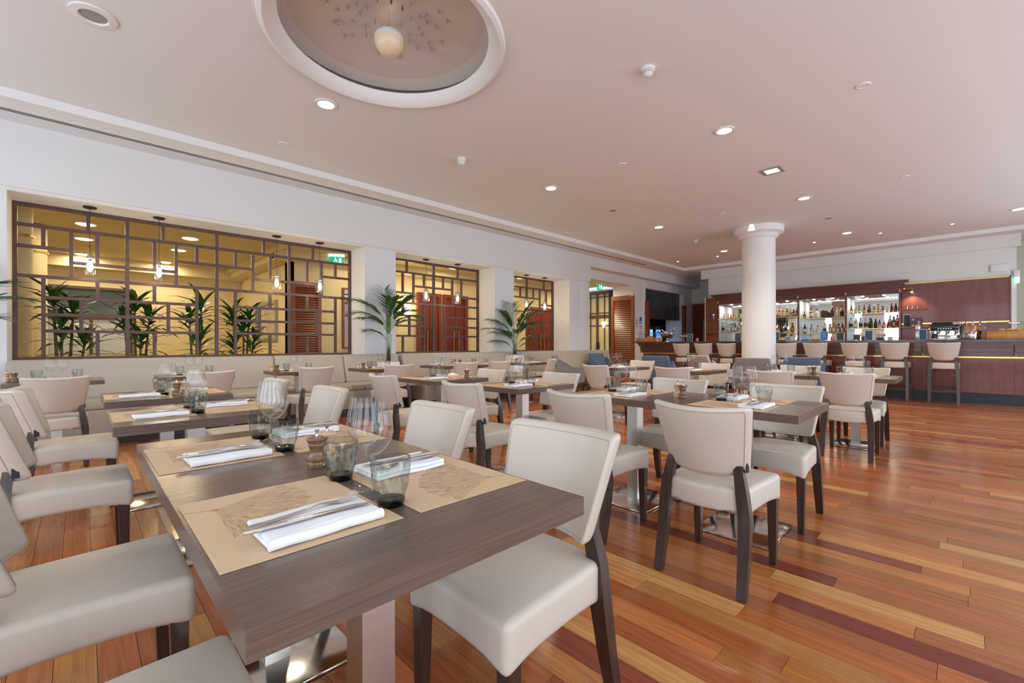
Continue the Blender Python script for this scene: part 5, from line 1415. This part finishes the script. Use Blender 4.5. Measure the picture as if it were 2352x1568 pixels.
# acrylic display cases
def case(label, y0, y1, hb, ht, x=11.85):
    t = thing('display_case', label, 'display case', (x, (y0 + y1) / 2, ZB))
    w = (y1 - y0) / 2
    obj('wooden_base', MB().rbox(-0.2, 0.2, -w, w, 0, hb, 0.006, 1).mesh('wooden_base', 'honey'), t)
    n, m_ = 10, MB()
    vs, fs = [], []
    for i in range(n + 1):
        a = math.pi * i / n
        for yy in (-w * 0.96, w * 0.96):
            vs.append((-0.185 * math.cos(a), yy, hb + (ht - hb) * math.sin(a) ** 0.6))
    for i in range(n): fs.append((2 * i, 2 * i + 1, 2 * i + 3, 2 * i + 2))
    fs.append(tuple(2 * i for i in range(n + 1))); fs.append(tuple(2 * i + 1 for i in range(n, -1, -1)))
    m_.add(vs, fs)
    obj('acrylic_hood', m_.mesh('acrylic_hood', 'acrylic'), t)
    return t
case('honey wood display case with clear hood at the left counter end', 6.15, 6.78, 0.115, 0.27)
case('honey wood pastry case with domed clear hood at the right edge', -0.86, -0.235, 0.145, 0.315, 11.80)
for i, (dy, dz) in enumerate(((-0.42, 0), (-0.52, 0.0), (-0.62, 0.0), (-0.70, 0.01))):
    o = obj('pastry', MB().lathe([(0.001, 0), (0.05, 0.005), (0.055, 0.02), (0.035, 0.045), (0.001, 0.05)], 14).mesh('pastry', 'bread'), None, (11.80 + 0.03 * (i % 2), dy, ZB + 0.146 + dz))
    tag(o, 'golden pastry under the clear hood, %s from the left' % NUM[i], 'pastry', 'pastries in the right display case')
o = obj('cake', MB().lathe([(0.001, 0), (0.09, 0), (0.09, 0.05), (0.001, 0.055)], 18).mesh('cake', 'bread'), None, (11.85, 6.42, ZB + 0.1155)); tag(o, 'brown cake inside the left display case', 'cake')
t = thing('glass_cloche', 'blue tinted glass bottle cloche by the left display case', 'cloche', (11.66, 6.10, ZB))
obj('cloche', MB().lathe([(0.07, 0.118), (0.07, 0.20), (0.05, 0.26), (0.015, 0.30), (0.015, 0.36), (0.001, 0.362)], 20, cap=False).mesh('cloche', thin_glass('blue_cloche', (0.55, 0.65, 0.80), edge=(0.2, 0.3, 0.5))), t)
obj('tray', MB().lathe([(0.001, 0), (0.08, 0), (0.08, 0.118), (0.001, 0.118)], 20).mesh('tray', 'honey'), t)
# champagne bowl
t = thing('champagne_bowl', 'hammered steel footed bowl holding wine bottles', 'bowl', (11.85, 5.90, ZB))
obj('foot', MB().lathe([(0.10, 0), (0.10, 0.01), (0.06, 0.03), (0.045, 0.055), (0.06, 0.07)], 28).mesh('foot', 'chrome'), t)
obj('bowl', MB().lathe([(0.06, 0.065), (0.13, 0.10), (0.18, 0.16), (0.195, 0.22), (0.19, 0.225), (0.175, 0.165), (0.12, 0.11), (0.001, 0.08)], 32).mesh('bowl', plain('hammered_steel', (0.55, 0.54, 0.52), 0.22, 1.0, bump=1.0, bscale=60)), t)
for i, (dx, dy, rx, ry, col, cap) in enumerate(((-0.02, 0.08, 52, 10, 'green', 'r'), (0.0, 0.02, 40, -8, 'cream', 'w'), (-0.02, -0.05, 46, 14, 'clear', 'w'), (0.03, -0.09, -30, 10, 'olive', 'w'))):
    o = bottle('spirit', col, cap, 'w', '%s bottle leaning in the hammered steel bowl, %s from the left' % (col, NUM[i]), (11.85 + dx, 5.90 + dy, ZB + 0.17), 0.8, 'bottles in the steel bowl')
    o.rotation_euler = (R(-rx), R(-ry), 0)
# fruit stand, candle, small goods
t = thing('cake_stand', 'clear glass cake stand with pastries on the counter', 'cake stand', (11.85, 5.44, ZB))
obj('stand', MB().lathe([(0.09, 0), (0.09, 0.008), (0.03, 0.02), (0.03, 0.10), (0.13, 0.12), (0.13, 0.127), (0.001, 0.127)], 24).mesh('stand', 'wine'), t)
obj('glass_dome', MB().lathe([(0.15, 0.13), (0.13, 0.19), (0.07, 0.225), (0.001, 0.235)], 24, cap=False).mesh('glass_dome', 'wine'), t)
for i in range(5):
    a = i * 1.256
    o = obj('bread_roll', MB().lathe([(0.001, 0), (0.035, 0.004), (0.04, 0.02), (0.02, 0.04), (0.001, 0.042)], 12).mesh('bread_roll', 'bread'), None, (11.85 + 0.07 * math.cos(a), 5.44 + 0.07 * math.sin(a), ZB + 0.128))
    tag(o, 'golden bread roll under the cake stand dome, %s around the plate' % NUM[i], 'bread roll', 'bread rolls on the cake stand')
t = thing('candle_jar', 'small pink glass candle jar on the counter', 'candle', (11.7, 4.99, ZB))
obj('jar', MB().lathe([(0.001, 0), (0.036, 0), (0.038, 0.01), (0.038, 0.085), (0.034, 0.085), (0.034, 0.06), (0.001, 0.06)], 18).mesh('jar', 'pink'), t)
t = thing('candle_jar', 'small pink jar right of the blue menu card', 'jar', (11.75, 2.055, ZB))
obj('jar', MB().lathe([(0.001, 0), (0.036, 0), (0.038, 0.01), (0.038, 0.075), (0.02, 0.085), (0.02, 0.10), (0.001, 0.10)], 18).mesh('jar', 'pink'), t)
t = thing('cocktail_glass', 'stemmed glass with red cocktail beside the column', 'glass', (11.75, 2.835, ZB))
obj('stem', MB().lathe([(0.035, 0), (0.03, 0.004), (0.004, 0.01), (0.004, 0.10), (0.001, 0.101)], 16).mesh('stem', 'wine'), t)
obj('drink', MB().lathe([(0.004, 0.10), (0.045, 0.155), (0.001, 0.155)], 18).mesh('drink', 'red_liquid'), t)
t = thing('cocktail_shaker', 'steel cocktail shaker right of the red cocktail', 'shaker', (11.75, 2.75, ZB))
obj('cup', MB().lathe([(0.001, 0), (0.032, 0), (0.04, 0.13), (0.036, 0.14), (0.03, 0.17), (0.018, 0.185), (0.018, 0.21), (0.001, 0.213)], 20).mesh('cup', 'chrome'), t)
for y, m_, nm, lab in ((2.55, 'bluewrap', 'snack_pack', 'blue wrapped pack on a dark plate on the counter'), (2.36, 'bread', 'biscuit_stack', 'brown biscuits on a dark plate on the counter'), (3.02, 'citrus', 'lemon_pile', 'yellow lemons on a dark plate near the column')):
    t = thing('small_plate', 'small dark plate under the ' + nm.replace('_', ' '), 'plate', (11.7, y, ZB), 0, 'small dark plates on the counter')
    obj('plate', MB().lathe([(0.001, 0), (0.07, 0), (0.085, 0.012), (0.08, 0.012), (0.065, 0.005), (0.001, 0.005)], 22).mesh('plate', 'charcoal'), t)
    o = obj(nm, MB().rbox(-0.045, 0.045, -0.055, 0.055, 0, 0.05, 0.014, 2).mesh(nm, m_), None, (11.7, y, ZB + 0.0055)); tag(o, lab, nm.replace('_', ' '))
t = thing('sugar_box', 'white striped box near the column on the counter', 'box', (11.8, 2.92, ZB))
obj('box', MB().box(-0.03, 0.03, -0.05, 0.05, 0, 0.11).mesh('box', 'paper', False), t)
for i in range(4): obj('stripe', MB().box(-0.032, -0.03, -0.045 + i * 0.024, -0.033 + i * 0.024, 0.01, 0.10).mesh('stripe', 'charcoal', False), t)
# dried flowers in a bowl
t = thing('flower_bowl', 'bowl of dried pale flowers on the counter', 'flowers', (11.8, 1.26, ZB))
obj('bowl', MB().lathe([(0.001, 0), (0.05, 0), (0.075, 0.05), (0.07, 0.05), (0.045, 0.008)], 18).mesh('bowl', 'chrome'), t)
fr_ = random.Random(3)
fl = MB().lathe([(0.001, -0.02), (0.018, -0.008), (0.022, 0.006), (0.001, 0.018)], 8).mesh('blossom', 'flower')
for i in range(22):
    a, q = fr_.uniform(0, 6.28), fr_.uniform(0, 0.09)
    obj('blossom', fl, t, (q * math.cos(a), q * math.sin(a), 0.07 + fr_.uniform(0, 0.11) * (1 - q * 5)), (fr_.uniform(-1, 1), fr_.uniform(-1, 1), 0))
t = thing('flower_pot', 'brown pot with dried flowers beside the small menu', 'flowers', (11.8, 1.53, ZB))
obj('pot', MB().lathe([(0.001, 0), (0.032, 0), (0.042, 0.08), (0.036, 0.08), (0.001, 0.06)], 16).mesh('pot', 'brown' if 'brown' in M else 'pepper'), t)
for i in range(12):
    a, q = fr_.uniform(0, 6.28), fr_.uniform(0, 0.05)
    obj('blossom', fl, t, (q * math.cos(a), q * math.sin(a), 0.09 + fr_.uniform(0, 0.07)), (fr_.uniform(-1, 1), fr_.uniform(-1, 1), 0))
# grinder, espresso machine, ice bucket
t = thing('coffee_grinder', 'narrow steel grinder left of the coffee machine', 'grinder', (12.1, 0.70, ZB))
obj('body', MB().rbox(-0.05, 0.05, -0.035, 0.035, 0, 0.19, 0.006, 1).mesh('body', 'steel'), t)
obj('head', MB().rbox(-0.05, 0.05, -0.037, 0.037, 0.195, 0.30, 0.006, 1).mesh('head', 'steel'), t)
for z in (0.05, 0.11, 0.25): obj('button', MB().lathe([(0.001, 0), (0.009, 0), (0.008, 0.004), (0.001, 0.005)], 10).mesh('button', 'black'), t, (-0.051, 0, z), (0, R(-90), 0))
em = thing('coffee_machine', 'wide steel espresso machine with lit panel on the counter', 'coffee machine', (12.12, 0.29, ZB))
obj('body', MB().rbox(-0.02, 0.24, -0.24, 0.24, 0.0, 0.28, 0.012, 2).mesh('body', 'chrome'), em)
obj('control_panel', MB().rbox(-0.14, 0.0, -0.24, 0.24, 0.185, 0.245, 0.008, 1).mesh('control_panel', 'black'), em)
obj('drip_tray', MB().rbox(-0.20, 0.0, -0.24, 0.24, 0.0, 0.03, 0.006, 1).mesh('drip_tray', 'chrome'), em)
obj('top_tray', MB().box(-0.14, 0.24, -0.245, 0.245, 0.28, 0.295).mesh('top_tray', 'black', False), em)
obj('light_bar', MB().box(-0.03, -0.022, -0.20, 0.10, 0.10, 0.135).mesh('light_bar', emit('machine_glow', (0.85, 0.95, 1.0), 2.2), False), em)
obj('red_lamp', MB().lathe([(0.001, 0), (0.014, 0), (0.001, 0.012)], 10).mesh('red_lamp', 'red_led'), em, (-0.142, 0.235, 0.215), (0, R(-90), 0))
for i in range(6): obj('key_light', MB().box(-0.143, -0.14, 0.10 - i * 0.035, 0.118 - i * 0.035, 0.212, 0.222).mesh('key_light', 'exit_w', False), em)
for y in (0.11, -0.02, -0.14):
    gh = obj('group_head', MB().lathe([(0.03, 0.14), (0.035, 0.185)], 16, (-0.09, y, 0)).lathe([(0.026, 0.115), (0.03, 0.14)], 16, (-0.09, y, 0)).mesh('group_head', 'chrome'), em)
    obj('handle', MB().tube([(-0.11, y, 0.128), (-0.22, y + 0.02, 0.105)], [0.009, 0.012], 10).mesh('handle', 'black'), gh)
obj('milk_jug', MB().lathe([(0.001, 0.03), (0.034, 0.03), (0.036, 0.06), (0.028, 0.11), (0.030, 0.12)], 16, (-0.13, 0.17, 0)).mesh('milk_jug', 'black'), em)
o = obj('small_candle', MB().lathe([(0.001, 0), (0.03, 0), (0.032, 0.05), (0.028, 0.05), (0.001, 0.04)], 16).mesh('small_candle', 'white'), None, (11.68, 0.255, ZB)); tag(o, 'white candle cup before the coffee machine', 'candle')
for i in range(9):
    o = obj('stacked_cup', MB().lathe([(0.022, 0), (0.034, 0.05), (0.031, 0.05), (0.02, 0.006), (0.001, 0.006)], 14).mesh('stacked_cup', 'charcoal' if i < 6 else 'white'), None, (12.16, 0.47 - i * 0.048, ZB + 0.2955))
    tag(o, '%s espresso cup on the coffee machine, %s from the left' % ('dark' if i < 6 else 'white', NUM[i]), 'cup', 'cups on the coffee machine')
ib = thing('ice_bucket', 'large steel ring handled bucket full of bottles', 'bucket', (11.76, -0.035, ZB))
obj('bucket', MB().lathe([(0.001, 0), (0.13, 0), (0.135, 0.01), (0.135, 0.095), (0.142, 0.10), (0.158, 0.255), (0.162, 0.26), (0.150, 0.26), (0.132, 0.10), (0.001, 0.02)], 40).mesh('bucket', 'chrome'), ib)
for s in (-1, 1):
    obj('ring_handle', MB().tube([(0, s * 0.155, 0.22), (0, s * 0.185, 0.225), (0, s * 0.195, 0.20), (0, s * 0.18, 0.18), (0, s * 0.155, 0.185)], 0.008, 8).mesh('ring_handle', 'chrome'), ib)
for i, (dy, col, cap) in enumerate(((0.10, 'amber', 'y'), (0.04, 'gold', 'y'), (-0.02, 'cream', 'w'), (-0.085, 'pale', 'b'))):
    o = bottle('spirit', col, cap, 'w', '%s bottle in the ring handled ice bucket, %s from the left' % (col, NUM[i]), (11.76 + 0.03 * (i % 2), -0.035 + dy, ZB + 0.055), 0.95, 'bottles in the ice bucket')
    o.rotation_euler = (R(6 * (i - 1.5)), R(-5), 0)

# ================================================================== PLANTS
def leaflet(m_, base, d, nrm, L, w, droop):
    """folded strap leaf of three segments"""
    d = Vector(d).normalized(); s = d.cross(Vector(nrm)).normalized(); u = s.cross(d).normalized()
    pts = []
    for t_, ww in ((0, 0.25), (0.35, 1.0), (0.7, 0.7), (1.0, 0.03)):
        c = Vector(base) + d * (L * t_) + Vector((0, 0, -1)) * (droop * L * t_ * t_)
        pts += [c - s * w * ww + u * w * 0.25 * ww, c, c + s * w * ww + u * w * 0.25 * ww]
    fs = []
    for i in range(3):
        fs += [(3 * i, 3 * i + 1, 3 * i + 4, 3 * i + 3), (3 * i + 1, 3 * i + 2, 3 * i + 5, 3 * i + 4)]
    m_.add(pts, fs)
def frond_mesh(L, arch, n, ll, seed):
    rnd = random.Random(seed)
    m_ = MB()
    pts = []
    for i in range(11):
        t_ = i / 10
        pts.append(Vector((L * (0.25 * t_ + 0.75 * t_ ** 1.6) * arch, 0, L * (t_ - 0.55 * arch * t_ ** 2.2))))
    m_.tube(pts, [0.006 * (1 - 0.8 * i / 10) for i in range(11)], 5)
    for k in range(n):
        t_ = 0.30 + 0.68 * k / (n - 1)
        i = min(9, int(t_ * 10)); f_ = t_ * 10 - i
        p = pts[i].lerp(pts[i + 1], f_); tan = (pts[i + 1] - pts[i]).normalized()
        l_ = ll * (0.55 + 0.9 * math.sin(math.pi * (0.12 + 0.8 * (t_ - 0.3) / 0.7))) * rnd.uniform(0.85, 1.1)
        for s in (-1, 1):
            d = tan * 0.75 + Vector((0, s, 0)) * (0.85 - 0.3 * t_) + Vector((0, 0, 0.12))
            leaflet(m_, p, d, Vector((0, 0, 1)), l_, 0.017, rnd.uniform(0.12, 0.4))
    return m_
def palm(label, x, y, z0, h, spec, box=None, seed=0):
    t = thing('potted_palm', label, 'palm', (x, y, 0))
    if box:
        obj('plinth', MB().rbox(-box / 2, box / 2, -0.14, 0.14, 0, z0, 0.006, 1).mesh('plinth', 'trim'), t)
    obj('glass_vase', MB().lathe([(0.001, z0), (0.05, z0), (0.052, z0 + 0.02), (0.060, z0 + 0.50), (0.056, z0 + 0.50), (0.048, z0 + 0.02)], 20).mesh('glass_vase', 'wine'), t)
    rnd = random.Random(seed)
    for i in range(9):
        a = i * 0.7
        obj('stalk', MB().tube([(0.030 * math.cos(a), 0.030 * math.sin(a), z0 + 0.02), (0.022 * math.cos(a), 0.022 * math.sin(a), z0 + 0.35), (0.035 * math.cos(a), 0.035 * math.sin(a), z0 + h)], [0.010, 0.011, 0.006], 6).mesh('stalk', 'stem'), t)
    for az, L, arch, zb, ll in spec:
        fm = frond_mesh(L, arch, 17, ll, int(az * 10) + seed).mesh('frond', 'leaf2', True, 60)
        obj('frond', fm, t, (0.02 * math.cos(R(az)), 0.02 * math.sin(R(az)), zb), (0, 0, R(az)))
palm('potted palm in a tall glass vase on a white plinth', 3.93, 7.18, 0.80, 0.85,
     [(135, 0.85, 0.75, 1.40, 0.30), (150, 0.62, 0.95, 1.36, 0.26), (-45, 0.72, 0.55, 1.42, 0.28), (-60, 0.60, 0.85, 1.38, 0.26), (80, 0.75, 0.25, 1.45, 0.28), (-110, 0.70, 0.55, 1.40, 0.26), (-10, 0.58, 1.0, 1.35, 0.24), (190, 0.55, 1.0, 1.30, 0.22), (140, 0.40, 0.9, 1.15, 0.2), (-50, 0.5, 1.0, 1.30, 0.22), (20, 0.7, 0.4, 1.42, 0.26)], 0.30, 1)
palm('bushy potted palm before the narrow lattice opening', 7.12, 7.22, 0.86, 0.60,
     [(135, 0.75, 0.75, 1.22, 0.27), (155, 0.70, 0.95, 1.12, 0.25), (-45, 0.85, 0.6, 1.28, 0.30), (-60, 0.75, 0.8, 1.18, 0.28), (60, 0.85, 0.25, 1.30, 0.30), (-90, 0.65, 0.7, 1.15, 0.26), (0, 0.80, 0.55, 1.25, 0.28), (180, 0.65, 0.95, 1.05, 0.25), (-30, 0.6, 1.0, 1.02, 0.24), (110, 0.75, 0.4, 1.28, 0.28), (140, 0.5, 1.0, 0.95, 0.22), (-45, 0.5, 1.0, 0.92, 0.2), (-40, 0.95, 0.35, 1.25, 0.3), (90, 0.6, 0.8, 1.1, 0.25)], 0.34, 5)
palm('palm with leaf tips reaching in at the left picture edge', -0.98, 7.10, 0.80, 0.75,
     [(-45, 0.65, 0.8, 1.36, 0.30), (-20, 0.60, 0.95, 1.30, 0.26), (-70, 0.62, 0.5, 1.40, 0.28), (135, 0.8, 0.7, 1.4, 0.28), (60, 0.7, 0.4, 1.42, 0.26), (-45, 0.50, 1.0, 1.15, 0.24), (200, 0.7, 0.8, 1.35, 0.26)], 0.30, 9)
# cane plants behind the wide lattice: every leaf its own piece
cl_me = []
for q in range(3):
    m_ = MB(); leaflet(m_, (0, 0, 0), (1, 0, 0.25), (0, 0, 1), 0.36 + 0.05 * q, 0.040, 0.30 + 0.16 * q)
    cl_me.append(m_.mesh('leaf', 'leaf', True, 60))
def cane_plant(label, x, y, heads, seed):
    rnd = random.Random(seed)
    t = thing('cane_plant', label, 'plant', (x, y, 0), group='cane plants behind the wide lattice')
    obj('pot', MB().lathe([(0.001, 0), (0.17, 0), (0.20, 0.36), (0.18, 0.36), (0.001, 0.32)], 24).mesh('pot', 'pot'), t)
    for dx, dy, z, n in heads:
        obj('cane', MB().tube([(dx * 0.3, dy * 0.3, 0.3), (dx * 0.7, dy * 0.7, z * 0.6), (dx, dy, z)], [0.022, 0.018, 0.013], 8).mesh('cane', 'bark'), t)
        for i in range(n):
            az = i * 2.4 + rnd.uniform(-0.3, 0.3)
            up = 1.0 - (i / n)
            o = obj('leaf', cl_me[i % 3], t, (dx + 0.012 * math.cos(az), dy + 0.012 * math.sin(az), z - 0.30 * up + 0.03), (0, R(-58 + 62 * up + rnd.uniform(-10, 10)), az), (rnd.uniform(0.8, 1.15),) * 3)
    return t
cane_plant('leftmost cane plant with glossy leaves behind the wide lattice', -0.16, 8.78, [(-0.10, 0.0, 1.78, 22), (0.10, 0.06, 1.62, 22), (-0.02, -0.06, 1.38, 20), (0.22, 0.0, 1.15, 20)], 1)
cane_plant('second cane plant from the left behind the wide lattice', 0.62, 8.80, [(-0.02, 0.0, 1.74, 22), (0.16, 0.05, 1.55, 22), (-0.14, 0.0, 1.50, 20), (0.05, -0.05, 1.22, 22)], 2)
cane_plant('third cane plant from the left behind the wide lattice', 1.38, 8.80, [(0.06, 0.0, 1.76, 22), (-0.10, 0.04, 1.55, 20), (0.04, 0.0, 1.20, 20)], 3)
cane_plant('rightmost cane plant behind the wide lattice', 2.02, 8.78, [(-0.14, 0.0, 1.62, 24), (0.12, 0.05, 1.60, 24), (0.02, -0.03, 1.42, 22), (0.18, 0.0, 1.18, 20), (-0.12, 0.0, 1.12, 20)], 4)
